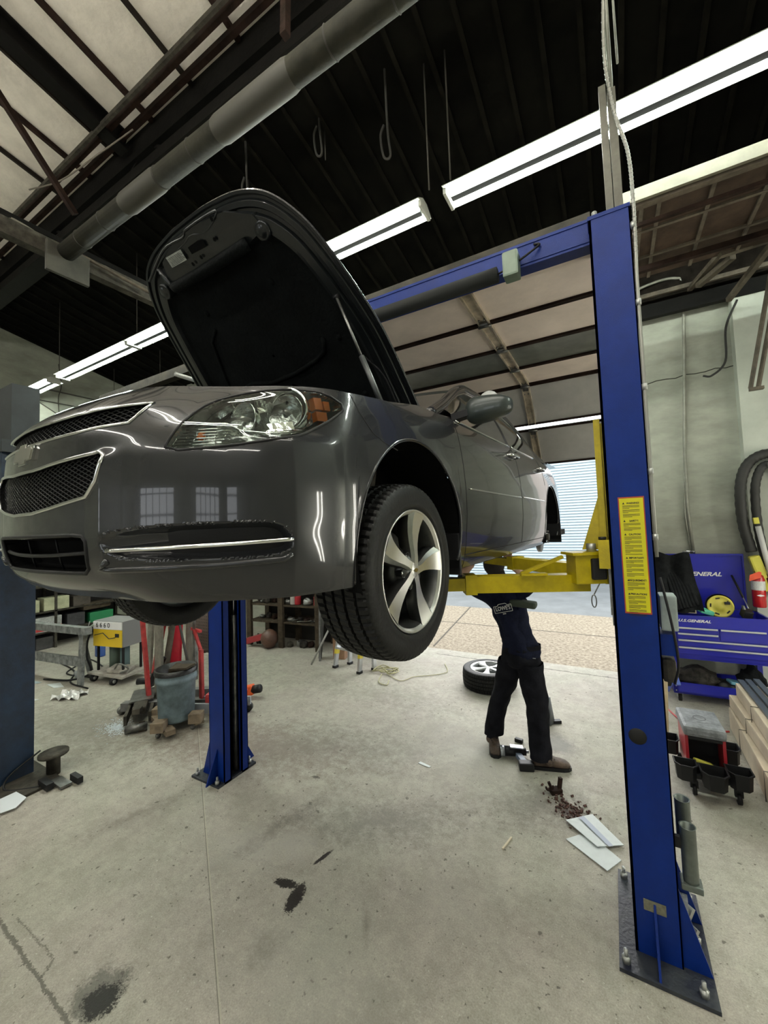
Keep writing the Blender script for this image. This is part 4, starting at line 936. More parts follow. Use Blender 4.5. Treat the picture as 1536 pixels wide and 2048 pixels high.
# ------------------------- greenhouse
ST = [(.42, .955, .80, .735, .965, .975), (.70, .96, .80, .70, 1.10, 1.14), (1.0, .965, .80, .645, 1.26, 1.305), (1.25, .967, .80, .60, 1.355, 1.41), (1.6, .972, .80, .575, 1.40, 1.453), (2.0, .98, .80, .575, 1.40, 1.458),
      (2.4, .985, .80, .58, 1.365, 1.43), (2.7, .995, .79, .60, 1.29, 1.36), (3.0, 1.01, .78, .63, 1.18, 1.24), (3.35, 1.03, .76, .68, 1.06, 1.085)]
yy = np.array([s[0] for s in ST])
def stat(y): return [float(np.interp(y, yy, [s[i] for s in ST])) for i in range(1, 6)]
def ghx(y, v, side=1):
    """v 0..1 belt to rail, 1..2 rail to roof centre"""
    zb, xb, xr, zr_, zc = stat(y); 
    if v <= 1: x = xb+(xr-xb)*v+.022*math.sin(PI*v); z = zb+(zr_-zb)*v
    else:
        t = v-1; a = t*PI/2; x = xr*(1-t); z = zr_+(zc-zr_)*math.sin(a)**.9 if t > 0 else zr_
    return (x*side, y, z)
def ghpatch(name, ys, vs, mt, side, par=car, off=0, smooth=True):
    P_ = np.array([[ghx(y, v, side) for v in vs] for y in ys]); return meshgrid_obj(name, P_, np.ones((len(ys)-1, len(vs)-1), bool), [mt], np.zeros((len(ys)-1, len(vs)-1), int), par, flip=side < 0, smooth=smooth)
vc = np.linspace(1, 2, 14)
for side in (1, -1):
    ghpatch('windshield', np.linspace(.44, 1.24, 20), vc, GLASSD, side)
    ghpatch('roof', np.linspace(1.25, 2.55, 30), vc, PAINT, side)
    ghpatch('rear_window', np.linspace(2.56, 3.34, 20), vc, GLASSD, side)
    ghpatch('front_side_window', np.linspace(.62, 1.60, 16), np.linspace(.02, .97, 10), GLASSD, side)
    ghpatch('rear_side_window', np.linspace(1.68, 2.62, 16), np.linspace(.02, .97, 10), GLASSD, side)
    ghpatch('pillar_b', np.linspace(1.60, 1.68, 3), np.linspace(0, 1, 10), BLACKP, side)
    ghpatch('pillar_c', np.linspace(2.62, 3.35, 12), np.linspace(0, 1, 10), PAINT, side)
    b = B(PAINT); b.tube([ghx(y, 1.0, side) for y in np.linspace(.43, 3.34, 50)], .032, 10); b.tube([ghx(.43, 1, side), ghx(.62, .0, side)], .02, 8); b.build('roof_rail', car)
    b = B(CHROME); b.tube([(x*1.012, y, z-.012) for x, y, z in [ghx(y, .95, side) for y in np.linspace(.62, 3.0, 44)]]+[ghx(3.12, .3, side)], .006, 6); b.build('window_trim', car)
    b = B(PAINT); v = []; fs = []; n = 50
    for k in range(n+1):
        y = .50+2.9*k/n; s = yS(y); p = SP(s, zt(s), 0); g_ = ghx(min(y, 3.34), 0, side); v += [(float(p[0])*side, y, float(p[2])), (g_[0]*.99, y, g_[2]+.004)]
        if k < n: fs.append((2*k, 2*k+1, 2*k+3, 2*k+2))
    b.add(v, fs, True); b.build('belt_ledge', car)
    # door mirror
    mb_ = B(mat('mirror_cap', (.035, .045, .042), .4, .2, coat=.3)); c0 = Vector((.990*side, .62, .992)); bm = bmesh.new(); bmesh.ops.create_uvsphere(bm, u_segments=28, v_segments=16, radius=1)
    vs_ = []
    for v_ in bm.verts:
        x, y, z = v_.co; f_ = lambda q, e: math.copysign(abs(q)**e, q)
        X_ = f_(x, .62)*.122; Zz = f_(z, .7)*.068; Yy = y*.075 if y < 0 else y*.030
        Zz *= (1.0-.18*(X_/.118)*1) ; vs_.append(c0+Vector((X_*side, Yy, Zz+.006)))
    mb_.add(vs_, [[v.index for v in f.verts] for f in bm.faces], True); bm.free()
    mb_.m(BLACKP).bar((.80*side, .60, .975), (.92*side, .60, .99), .06, .035); mb_.m(GALV).lathe([(0, 0), (.055, 0)], (.985*side, .632, 1.04), 'Y', 20)
    mo = mb_.build('side_mirror', car)
ck = B(PAINT); v = []; fs = []
for k in range(21):
    x = -.76+1.52*k/20; v += [(x, 3.33, 1.05), (x*1.0, 3.88, 1.055)]
    if k < 20: fs.append((2*k, 2*k+2, 2*k+3, 2*k+1))
ck.add(v, fs, True); ck.build('boot_lid', car)
# ------------------------- open bonnet
HY, HZ, TH = .42, .95, R(45)
hood = B(PAINT)
OUT = [(0,1.18),(.15,1.176),(.33,1.15),(.46,1.09),(.555,.97),(.61,.82),(.665,.6),(.695,.42),(.715,.1),(.72,0)]
half = [(p.x, p.y) for p in bez([(a, b_, 0) for a, b_ in OUT], 6)]
ring = half+[(-a, b_) for a, b_ in half[::-1][:-1]]      # open at the hinge, closed by the loop
def ringat(k, cy=.52): return [(x*k, cy+(y-cy)*k) for x, y in ring]
def hoodP(x, l, dz=0):
    cr_ = .035*(1-(x/.72)**2)*1.0+.03*math.sin(PI*min(1, l/1.2)); n_ = dz+cr_
    return Vector((x, HY-l*math.cos(TH)+n_*math.sin(TH)*-1*0 - n_*math.sin(TH), HZ+l*math.sin(TH)-n_*math.cos(TH)*-1*0 + n_*math.cos(TH)*1))
# outer side points up/back when open: n axis = (0, sin, cos) flipped -> define normal pointing to the sky side
def hoodP(x, l, dz=0):
    cr_ = .030*(1-(x/.72)**2)+.030*math.sin(PI*min(1, max(0, l)/1.2)); n_ = dz+cr_
    return Vector((x, HY-l*math.cos(TH)-n_*math.sin(TH)*-1, HZ+l*math.sin(TH)+n_*math.cos(TH)))
def hoodshell(b, levels, mats_, smooth=True, cy=.52):
    """levels: (k, dz); rings joined one after another"""
    n = len(ring)
    for i in range(len(levels)-1):
        (k0, d0), (k1, d1) = levels[i], levels[i+1]; b.m(mats_[i])
        a = [hoodP(x, l, d0) for x, l in ringat(k0)]; c = [hoodP(x, l, d1) for x, l in ringat(k1)]
        b.add(a+c, [(j, (j+1) % n, n+(j+1) % n, n+j) for j in range(n)], smooth)
    return b
hood = hoodshell(MB(), [(1.0, -.012), (1.004, -.004), (1.0, .003), (.95, .004), (.8, .004), (.6, .004), (.4, .004), (.2, .004), (.01, .004)], [PAINT]*8).build('bonnet', car)
fr = hoodshell(MB(), [(1.0, -.012), (.985, -.014), (.975, -.006), (.962, -.008), (.952, -.020), (.925, -.024), (.915, -.014), (.895, -.016), (.885, -.034), (.84, -.040), (.82, -.040), (.805, -.022)], [HOODIN]*11).build('bonnet_frame', hood)
ln = hoodshell(MB(), [(.81, -.024), (.78, -.016), (.6, -.014), (.4, -.014), (.2, -.014), (.01, -.014)], [LINER]*5)
ln.m(LINER)
ln.tube([hoodP(x, l, -.018) for x, l in ((-.42, .40), (-.25, .42), (-.11, .39), (.09, .40), (.25, .43), (.33, .46), (.36, .52))], .012, 8)
ln.tube([hoodP(x, l, -.018) for x, l in ((-.26, .75), (-.34, .70), (-.42, .5), (-.44, .40))], .008, 8)
ln.build('bonnet_liner', hood)
# front reinforcement panel with lock opening, label and lined roll
b = B(HOODIN); zone = [(-.30, 1.02), (-.26, 1.10), (-.13, 1.135), (.05, 1.14), (.23, 1.12), (.36, 1.06), (.38, 1.0), (.27, .985), (.0, .99)]
a = [hoodP(x, l, -.042) for x, l in zone]; c = [hoodP(x*1.03, l+(.0 if l > 1.0 else -.01), -.012) for x, l in zone]; n = len(zone)
b.add(a+c, [tuple(range(n))]+[(j, (j+1) % n, n+(j+1) % n, n+j) for j in range(n)])
b.m(DARKIN); b.add([hoodP(x, l, -.056) for x, l in ((-.048, 1.062), (.056, 1.055), (.06, 1.078), (.035, 1.09), (-.045, 1.09))], [(0, 1, 2, 3, 4)])
for x, l in ((.12, 1.06), (-.01, 1.035), (.17, 1.12), (-.08, 1.03)): b.add([hoodP(x+.009*math.cos(q), l+.009*math.sin(q), -.055) for q in np.linspace(0, 2*PI, 9)[:-1]], [tuple(range(8))])
b.build('lock_panel', hood)
b = B(mat('label_grey', (.34, .36, .33), .5, var=.25, scale=120)); b.add([hoodP(x, l, -.056) for x, l in ((-.205, 1.106), (-.092, 1.10), (-.097, 1.056), (-.21, 1.062))], [(0, 1, 2, 3)]); b.m(BLKINK)
for k in range(7): l = 1.096-.005*k; b.add([hoodP(x, q, -.0568) for x, q in ((-.20, l), (-.11+.01*(k % 3), l-.002), (-.11+.01*(k % 3), l-.0035), (-.20, l-.0015))], [(0, 1, 2, 3)])
b.build('label', hood)
b = B(LINER); b.tube([hoodP(-.285, .995, -.045), hoodP(-.27, .99, -.055), hoodP(.0, .985, -.055), hoodP(.25, .985, -.055), hoodP(.262, .985, -.045)], .026, 16); b.build('liner_roll', hood)
b = B(HOODIN); b.tube([hoodP(-.31, 1.09, -.04), hoodP(-.30, 1.0, -.05), hoodP(-.275, .97, -.05)], .012, 8)
for pts in ([(-.42, 1.07), (-.2, 1.135), (-.05, 1.13), (.0, 1.145), (.2, 1.135), (.1, 1.10), (.0, 1.118), (-.06, 1.11), (-.2, 1.095)],):
    b.tube(bez([hoodP(x, l, -.04) for x, l in pts], 5), .006, 6)
b.build('frame_rib', hood)
for x, l, r_ in ((.37, .995, .036), (-.37, 1.0, .036)):
    b = B(HOODIN); c = hoodP(x, l, -.045); q = Vector((0, -math.sin(TH), -math.cos(TH))).to_track_quat('Z', 'Y').to_matrix(); b.lathe([(0, .012), (r_*.6, .011), (r_*.8, .004), (r_*.95, .008), (r_, .0), (r_*1.05, -.03)], c, n=24, M=q); b.build('bump_stop', hood)
for x, l in ((.243, .823), (-.246, .831), (.448, .498), (-.553, .514), (-.45, .30), (.45, .2)):
    B(LINER).lathe([(0, .008), (.010, .006), (.016, 0), (.016, -.02)], hoodP(x, l, -.016), n=14, M=q).build('liner_clip', hood)
s0 = hoodP(.555, .665, -.045); s1 = Vector((.742, .02, .885)); 
b = B(STEEL); b.cyl(s0, s0.lerp(s1, .55), .006, 10); b.m(mat('strut_body', (.06, .065, .065), .35, .5)); b.cyl(s0.lerp(s1, .52), s1, .012, 12); b.m(BLACKP).cyl(s0+Vector((.012, 0, 0)), s0-Vector((.012, 0, 0)), .010, 8); b.build('bonnet_strut', hood)
b = B(BLACKP); b.bar(hoodP(.62, .05, -.04), Vector((.70, .44, .88)), .03, .02); b.bar(hoodP(-.62, .05, -.04), Vector((-.70, .44, .88)), .03, .02)
b.tube(bez([hoodP(.55, .38, -.03), hoodP(.62, .28, -.05), hoodP(.64, .12, -.07), Vector((.66, .40, .9))], 6), .004, 6); b.build('bonnet_hinge', hood)

# ------------------------- wheels
def tyre_mesh(b, R_=.335, W_=.226, r_in=.222):
    """axis X, outer face towards +x at x = 0"""
    prof = [(r_in, -W_+.02), (r_in+.012, -W_+.006), (.265, -W_-.004), (.300, -W_-.002), (.318, -W_+.006)]
    tread = []
    xs = [-.205, -.178, -.176, -.168, -.166, -.135, -.133, -.125, -.123, -.092, -.090, -.082, -.080, -.049, -.047, -.039, -.037, -.018]
    gro = [0, 0, 1, 1, 0, 0, 1, 1, 0, 0, 1, 1, 0, 0, 1, 1, 0, 0]
    for x, g in zip(xs, gro):
        crown = R_-.010*((x+W_/2)/(W_/2))**2*1.1; tread.append((crown-(.011 if g else 0), x))
    prof += tread+[(.322, -.008), (.312, -.002), (.295, .004), (.270, .006), (.262, .0045), (.258, .006), (.240, .004), (r_in+.012, -.004), (r_in, -.014)]
    nt = len(prof); N_ = 288; i0 = 5; i1 = 5+len(tread)
    vs = []
    for k in range(N_):
        a = 2*PI*k/N_
        for i, (q, x) in enumerate(prof):
            if i0 <= i < i1 and not gro[i-i0]:
                ph = 0 if (x < -.17 or x > -.05) else (2 if i % 2 else 1)
                if (k+ph) % 4 == 0: q -= .007 if ph == 0 else .004
            if i == i1 and k % 4 == 0: q -= .006
            # sidewall lettering blocks
            if i == i1+3 and ((k+0) % 72) < 30 and (k % 3): q += 0; x = x+.0022
            vs.append((x, q*math.cos(a), q*math.sin(a)))
    fs = []
    for k in range(N_):
        j = (k+1) % N_
        for i in range(nt-1): fs.append((k*nt+i, j*nt+i, j*nt+i+1, k*nt+i+1))
    k0 = len(b.sm); b.add(vs, fs, True)
    for q_ in range(len(fs)):
        if i0-1 <= q_ % (nt-1) < i1: b.sm[k0+q_] = False
    return b
def rim_mesh(b):
    b.m(DKALLOY).lathe([(.222, -.20), (.216, -.19), (.206, -.17), (.200, -.09), (.206, -.03), (.214, -.012)], axis='X', n=64)
    b.m(MACH).lathe([(.214, -.012), (.222, -.004), (.228, .001), (.231, -.002), (.231, -.012)], axis='X', n=64)
    b.m(DKALLOY).lathe([(0, -.05), (.07, -.05), (.085, -.06), (.085, -.12), (0, -.12)], axis='X', n=32)
    b.lathe([(.0, -.008), (.035, -.010), (.060, -.026), (.066, -.05)], axis='X', n=32)
    for k in range(5):
        a = R(6+72*k); ca, sa = math.cos(a), math.sin(a)
        def pt(u, v, x): return (x, (u*ca-v*sa), (u*sa+v*ca))      # u radial, v across
        st = [(.015, .020, -.003), (.05, .018, -.005), (.075, .020, -.009), (.105, .026, -.013), (.14, .034, -.015), (.175, .042, -.013), (.205, .050, -.008), (.220, .054, -.003)]
        # machined face
        tw = [.0, .0, .001, .003, .005, .006, .005, .004]
        v = []
        for (u, h, x), t_ in zip(st, tw): v += [pt(u, -h+t_, x), pt(u, h*.55+t_, x+.002), pt(u, h+t_, x-.010)]
        n = len(st); b.m(MACH)
        b.add(v, [(3*i, 3*i+1, 3*i+4, 3*i+3) for i in range(n-1)], True)
        b.m(mat('spoke_grey', (.30, .31, .28), .3, .85, var=.15, scale=9)); b.add(v, [(3*i+1, 3*i+2, 3*i+5, 3*i+4) for i in range(n-1)], True)
        b.m(DKALLOY); w_ = []
        for (u, h, x), t_ in zip(st, tw): w_ += [pt(u, -h+t_, x), pt(u, -h*1.0+t_, x-.05), pt(u, h*1.1+t_, x-.055), pt(u, h+t_, x-.010)]
        b.add(w_, [(4*i+j, 4*i+j+1, 4*i+j+5, 4*i+j+4) for i in range(n-1) for j in range(3)], True)
    for k in range(5):
        a = R(42+72*k); c = (-.03, .057*math.cos(a), .057*math.sin(a))
        b.m(DKALLOY).lathe([(.0175, .010), (.014, .008), (.0135, -.02), (.0, -.02)], c, 'X', 18)
        b.m(CHROME).lathe([(0, .006), (.008, .004), (.0105, -.003), (.0105, -.02)], c, 'X', 6)
    b.m(MACH).lathe([(0, -.001), (.026, -.0015), (.031, -.005), (.033, -.02)], axis='X', n=28)
    b.m(mat('gold_badge', (.35, .27, .10), .3, .9)).prism([(p[0]*.16, p[1]*.22) for p in bow], 0, .002, Matrix(((0, 0, 1), (1, 0, 0), (0, 1, 0))))
    return b
def brake_mesh(b):
    b.m(STEEL).lathe([(0, -.10), (.07, -.10), (.075, -.13), (.15, -.13), (.15, -.155), (.0, -.155)], axis='X', n=40)
    b.m(mat('caliper', (.25, .20, .12), .6, .4, var=.4, scale=30)).cbox((-.13, -.10, .10), (.09, .09, .12), rotm(rx=R(45)), bev=.015); return b
tb = tyre_mesh(B(RUBBER)); rb = rim_mesh(MB()); bb = brake_mesh(MB())
ty = tb.build('wheel_tyre', car, loc=(.884, -.03, .246)); ri = rb.build('rim', ty); br = bb.build('brake', ty)
for (x, y, rz) in ((-.884, -.03, PI), (-.874, 2.82, PI)):
    c = copytree(ty, car); c.location = (x, y, .21); c.rotation_euler = (0, 0, rz)
bb2 = brake_mesh(MB()); bb2.m(DIRTY).cyl((-.10, 0, 0), (-.05, 0, 0), .035, 14)
for k in range(5): a = R(72*k); bb2.m(STEEL).cyl((-.10, .057*math.cos(a), .057*math.sin(a)), (-.055, .057*math.cos(a), .057*math.sin(a)), .006, 8)
bb2.build('rear_brake', car, loc=(.884, 2.82, .246))
lw = thing('loose_wheel', 'alloy wheel with tyre lying flat on the floor behind the mechanic', 'wheel', (-1.50, 5.12, .228), rot=(0, R(-90), R(35)))
for src in (tb, rb):
    pass
lt = bpy.data.objects.new('tyre', ty.data); COL.objects.link(lt); lt.parent = lw
lr = bpy.data.objects.new('rim', ri.data.copy()); COL.objects.link(lr); lr.parent = lw
SILV = mat('silver_rim', (.62, .63, .62), .35, .7)
for i, q in enumerate(lr.data.materials):
    if q.name in ('dark_alloy', 'spoke_grey'): lr.data.materials[i] = SILV if q.name == 'spoke_grey' else mat('silver_rim_dark', (.40, .41, .41), .4, .6)
# ================================================================ THE MECHANIC
CLOTH = mat('navy_shirt', (.010, .012, .026), .85, var=.3, scale=9, bump=.5, bscale=26, spec=0.08)
TROU = mat('black_trousers', (.009, .009, .012), .8, var=.4, scale=8, bump=.6, bscale=22, spec=0.08)
SKIN = mat('skin', (.42, .26, .19), .55)
BOOT = mat('brown_boot', (.075, .05, .035), .7, var=.4, scale=20, bump=.4, bscale=60)
def skinned(name, verts, edges, radii, mats_, parent, matf=None, lv=2, root=0):
    me = bpy.data.meshes.new(name); me.from_pydata(verts, edges, []); o = bpy.data.objects.new(name, me); COL.objects.link(o)
    sk = o.modifiers.new('s', 'SKIN'); sk.use_smooth_shade = True
    for i, r_ in enumerate(radii):
        v = me.skin_vertices[0].data[i]; v.radius = r_ if isinstance(r_, tuple) else (r_, r_); v.use_root = (i == root)
    o.modifiers.new('d', 'SUBSURF').levels = lv
    dg = bpy.context.evaluated_depsgraph_get(); me2 = bpy.data.meshes.new_from_object(o.evaluated_get(dg)); bpy.data.objects.remove(o)
    o = bpy.data.objects.new(name, me2); COL.objects.link(o); me2.materials.clear()
    for m_ in mats_: me2.materials.append(m_)
    for p in me2.polygons:
        p.use_smooth = True
        if matf: p.material_index = matf(p.center)
    if parent: o.parent = parent
    return o
PX, PY = -.82, 3.72
per = thing('person', 'person in dark shirt and black trousers, back turned, working under the car', 'person', (PX, PY, 0))
# local frame: x right, y away.  hips, spine leaning to the left, legs apart
V = [(.02, .0, .93), (-.01, .0, 1.10), (-.045, -.02, 1.26), (-.075, -.05, 1.42), (-.10, -.07, 1.53), (-.13, -.08, 1.60), (-.15, -.09, 1.69),   # 0-6
     (.10, -.02, .84), (.15, -.06, .50), (.17, -.10, .13), (.27, -.13, .05),                        # 7-10 right leg (camera right)
     (-.06, .03, .84), (-.18, .08, .50), (-.27, .08, .15), (-.30, -.02, .05),                        # 11-14 left leg
     (.02, -.05, 1.44), (.17, -.10, 1.50), (.10, -.22, 1.68), (.03, -.30, 1.74),                        # 15-18 right arm
     (-.34, -.05, 1.44), (-.46, -.12, 1.56), (-.36, -.24, 1.68), (-.28, -.30, 1.74)]                     # 19-22 left arm
Ed = [(0, 1), (1, 2), (2, 3), (3, 4), (4, 5), (5, 6), (0, 7), (7, 8), (8, 9), (9, 10), (0, 11), (11, 12), (12, 13), (13, 14), (3, 15), (15, 16), (16, 17), (17, 18), (3, 19), (19, 20), (20, 21), (21, 22)]
Ra = [(.155, .12), (.145, .11), (.15, .115), (.145, .11), (.065, .065), (.085, .09), (.07, .08), (.10, .10), (.075, .075), (.052, .05), (.04, .035), (.10, .10), (.075, .075), (.052, .05), (.04, .035),
      .065, .05, .042, .035, .065, .05, .042, .035]
skinned('body', V, Ed, Ra, [TROU, CLOTH, SKIN, BOOT, mat('dark_hair', (.015, .011, .009), .8, bump=.6, bscale=60)], per, lambda c: 3 if c.z < .10 else 0 if c.z < .96 else (4 if (c.z > 1.56 and abs(c.x+.14) < .12 and c.y < -.06) else 2 if c.z > 1.62 or (c.z > 1.54 and abs(c.x+.13) < .1) else 1))
# shirt tail, hem, trouser hems
def garment(name, rings, mt, n=26):
    rr_ = []
    for i in range(len(rings)-1):
        for q in range(5): rr_.append([rings[i][j]*(1-q/5)+rings[i+1][j]*q/5 for j in range(5)])
    rings = rr_+[rings[-1]]; b = B(mt); v = []
    for (x, y, z, rx, ry) in rings:
        for k in range(n):
            a = 2*PI*k/n; w_ = 1+.045*math.sin(a*3+z*14)+.03*math.sin(a*6-z*31)+.02*math.sin(a*2+z*47); v.append((x+rx*math.cos(a)*w_, y+ry*math.sin(a)*w_, z))
    m_ = len(rings); b.add(v, [(i*n+k, i*n+(k+1) % n, (i+1)*n+(k+1) % n, (i+1)*n+k) for i in range(m_-1) for k in range(n)], True)
    return b.build(name, per)
garment('shirt', [(.05, 0, .895, .150, .125), (.045, 0, .93, .156, .13), (.02, 0, 1.0, .155, .125), (.0, 0, 1.08, .14, .12), (-.025, 0, 1.18, .145, .125), (-.05, -.01, 1.28, .16, .13), (-.065, -.03, 1.38, .17, .13), (-.075, -.04, 1.46, .15, .11), (-.09, -.06, 1.52, .09, .08)], CLOTH)
garment('trouser_seat', [(.05, 0, 1.0, .145, .12), (.04, 0, .93, .150, .125), (.03, 0, .87, .168, .14), (.03, .0, .82, .17, .135), (.03, .0, .79, .12, .10)], TROU)
garment('trouser_leg', [(.10, -.02, .84, .118, .12), (.125, -.04, .70, .108, .11), (.14, -.05, .58, .105, .10), (.155, -.06, .48, .095, .095), (.163, -.07, .36, .090, .09), (.168, -.085, .22, .088, .088), (.17, -.10, .12, .090, .09), (.17, -.10, .085, .094, .094)], TROU)
garment('trouser_leg', [(-.055, .02, .84, .118, .12), (-.10, .04, .70, .108, .11), (-.14, .065, .58, .098, .10), (-.185, .08, .48, .09, .09), (-.22, .08, .36, .086, .088), (-.25, .08, .24, .084, .085), (-.27, .08, .15, .086, .088), (-.275, .08, .11, .09, .092)], TROU)
def boot(x, y, ang, pitch_=0):
    b = B(BOOT); M = rotm(0, pitch_, ang); secs = [(-.09, .034, .05, .115), (-.06, .040, .055, .15), (-.01, .044, .055, .16), (.05, .044, .045, .115), (.10, .048, .036, .085), (.15, .052, .032, .075), (.19, .046, .028, .062), (.215, .028, .02, .045)]
    n = 16; v = []
    for (u, h, _, t_) in secs:
        for k in range(n):
            a = 2*PI*k/n; q = Vector((u, h*math.copysign(abs(math.cos(a))**.7, math.cos(a)), .018+(t_-.018)*(.5+.5*math.copysign(abs(math.sin(a))**.7, math.sin(a))))); v.append(M @ q+Vector((x, y, 0)))
    m_ = len(secs); b.add(v, [(i*n+k, i*n+(k+1) % n, (i+1)*n+(k+1) % n, (i+1)*n+k) for i in range(m_-1) for k in range(n)]+[tuple(range(n))[::-1], tuple(range((m_-1)*n, m_*n))], True)
    b.m(BLACKP); pol = [(-.098, .0), (-.09, .036), (-.0, .046), (.1, .052), (.16, .055), (.20, .044), (.225, .02), (.225, -.02), (.20, -.044), (.16, -.055), (.1, -.052), (0, -.046), (-.09, -.036)]
    b.prism(pol, 0.001, .026, M, (x, y, 0)); b.m(CLOTH)
    for k in range(4): b.bar(M @ Vector((.03+.02*k, -.03, .125-.013*k))+Vector((x, y, 0)), M @ Vector((.03+.02*k, .03, .125-.013*k))+Vector((x, y, 0)), .006, .006)
    return b.build('boot', per)
boot(.185, -.10, R(20)); boot(-.275, .065, R(-70), 0)
# hands with separate fingers closed on the underside of the car
def hand(c, sx):
    c = Vector(c); V = [c, c+Vector((0, 0, .06)), ]; E_ = [(0, 1)]; Rr = [.03, .035]
    for i, (dx, L_) in enumerate(((-.03, .065), (-.01, .075), (.01, .072), (.03, .058))):
        b0 = len(V); base = c+Vector((dx, 0, .085)); V += [base, base+Vector((dx*.1, -.02, L_*.5)), base+Vector((dx*.1, -.05, L_*.7))]; E_ += [(1, b0), (b0, b0+1), (b0+1, b0+2)]; Rr += [.010, .009, .008]
    b0 = len(V); V += [c+Vector((-.035*sx, -.01, .04)), c+Vector((-.06*sx, -.03, .065)), c+Vector((-.06*sx, -.045, .09))]; E_ += [(1, b0), (b0, b0+1), (b0+1, b0+2)]; Rr += [.012, .010, .009]
    return skinned('hand', [tuple(v) for v in V], E_, Rr, [SKIN], per, lv=1)
hand((.03, -.31, 1.73), 1); hand((-.28, -.31, 1.73), -1)
# hair and ears
b = B(mat('dark_hair', (.015, .011, .009), .8, bump=.6, bscale=60)); bm = bmesh.new(); bmesh.ops.create_uvsphere(bm, u_segments=20, v_segments=12, radius=1)
b.add([(v.co.x*.096-.15, v.co.y*.104-.085, v.co.z*.112+1.71) for v in bm.verts if True], [[v.index for v in f.verts] for f in bm.faces], True); bm.free(); b.build('hair', per)
# printed back: house-shaped outline logo with word and small line below
b = B(mat('shirt_print', (.55, .55, .52), .8)); Mx = rotm(0, R(-14), 0) @ FACE_Y; oc = Vector((-.062, -.192, 1.335))
b.text("LOWE'S", .048, Mx, oc, .0008, shear=.0, wid=.78, offset=.001)
def lp(x, z): return oc+Mx @ Vector((x, z, 0))
ol = [(-.078, -.032), (.078, -.032), (.078, .026), (.045, .026), (.030, .040), (-.030, .040), (-.045, .026), (-.078, .026)]
for i in range(len(ol)): b.bar(lp(*ol[i]), lp(*ol[(i+1) % len(ol)]), .004, .003, (0, 1, 0))
b.text("3010", .014, Mx, oc+Mx @ Vector((0, -.047, 0)), .0006, offset=.0004); b.build('shirt_logo', per)
b = B(mat('label_patch', (.30, .30, .30), .7)); b.box(.15, .175, -.108, -.106, .905, .912); b.build('trouser_label', per)
b = B(mat('green_sleeve', (.035, .045, .03), .9)); b.cbox((.10, -.13, 1.375), (.22, .12, .055), rotm(0, R(4), 0), bev=.02); b.build('folded_sleeve', per)
# ================================================================ FLOOR ITEMS IN THE MIDDLE
t = thing('impact_wrench', 'cordless impact wrench lying on the floor at the boot of the mechanic', 'power tool', (-.86, 3.69, 0), R(20))
b = B(BLACKP); b.cyl((-.11, 0, .045), (.03, 0, .045), .040, 18); b.cyl((.02, 0, .045), (.075, 0, .045), .03, 16); b.build('motor_housing', t)
b = B(mat('silver_nose', (.45, .47, .5), .35, .5)); b.cyl((-.145, 0, .045), (-.11, 0, .045), .044, 18); b.cyl((.07, 0, .045), (.10, 0, .045), .012, 10); b.bar((-.06, 0, .088), (.05, 0, .082), .05, .01); b.build('nose', t)
b = B(mat('blue_grey_grip', (.16, .20, .27), .5)); b.bar((.0, -.02, .035), (.04, -.16, .03), .045, .04); b.m(BLACKP).cbox((.045, -.19, .035), (.12, .07, .065), bev=.01); b.build('grip', t)
o = B(BLACKP).cbox((0, 0, .018), (.075, .04, .034), bev=.008).build('battery', loc=(-.895, 3.93, 0), rot=(0, 0, R(-10))); tag(o, 'small dark battery block lying between the boots of the mechanic', 'battery')
t = thing('jack_stand', 'grey cast stand with black feet standing behind the legs of the mechanic', 'stand', (-.70, 4.42, 0), R(30))
b = B(mat('cast_grey', (.12, .13, .14), .5, .3)); b.lathe([(.05, 0), (.07, .01), (.05, .15), (.035, .26), (.0, .26)], n=4); b.build('body', t); b = B(BLACKP)
for sx in (-1, 1): b.cbox((sx*.08, 0, .015), (.1, .05, .03), bev=.004)
b.build('foot', t)
t = thing('broken_clamp', 'rusty broken clamp lying beside the oily debris', 'car part', (-.50, 3.33, 0), R(40))
b = B(RUST); b.cbox((0, 0, .02), (.09, .05, .04), rotm(R(10)), bev=.008); b.bar((-.03, 0, .03), (-.05, .01, .085), .02, .02); b.bar((.03, 0, .03), (.045, .0, .11), .024, .024); b.tube([(-.05+.03*math.cos(a), .0, .06+.03*math.sin(a)) for a in np.linspace(PI, 2*PI, 8)], .008, 6); b.build('clamp', t)
b = B(mat('rust_debris', (.06, .025, .018), .85, var=.5, scale=40))
for k in range(170):
    a = random.gauss(0, .11); c = random.gauss(0, .05); x = a*math.cos(-.7)-c*math.sin(-.7)-.36; y = a*math.sin(-.7)+c*math.cos(-.7)+3.16; q = random.uniform(.004, .014)
    b.cbox((x, y, q*.4), (q*1.6, q, q*.8), rotm(random.random(), 0, random.random()*3))
o = b.build('debris'); tag(o, 'scatter of dark rust flakes on the oily floor patch', 'debris', kind='stuff')
PAPER = mat('pale_paper', (.56, .60, .60), .6, var=.04, scale=20)
def sheet(name, pts, z0, lb, fold=None, mtt=None):
    t = thing(name, lb, 'paper', (pts[0][0], pts[0][1], 0)); b = B(mtt or PAPER); x0, y0 = pts[0][:2]
    top = [Vector((x-x0, y-y0, z)) for (x, y, z) in pts]; n = len(top); b.add(top+[p-Vector((0, 0, .004)) for p in top], [tuple(range(n)), tuple(range(2*n-1, n-1, -1))]+[(i, n+i, n+(i+1) % n, (i+1) % n) for i in range(n)]); b.build('sheet', t)
    if fold:
        f = B(fold[0]); f.add([Vector((x-x0, y-y0, z)) for (x, y, z) in fold[1]], [tuple(range(len(fold[1])))]); f.build('printed_band', t)
    return t
sheet('paper_bag', [(-.387, 2.884, .008), (-.148, 2.735, .010), (-.074, 2.862, .006), (-.165, 2.925, .012), (-.31, 2.965, .008)], 0, 'flat pale paper bag lying nearest the blue post, under another one')
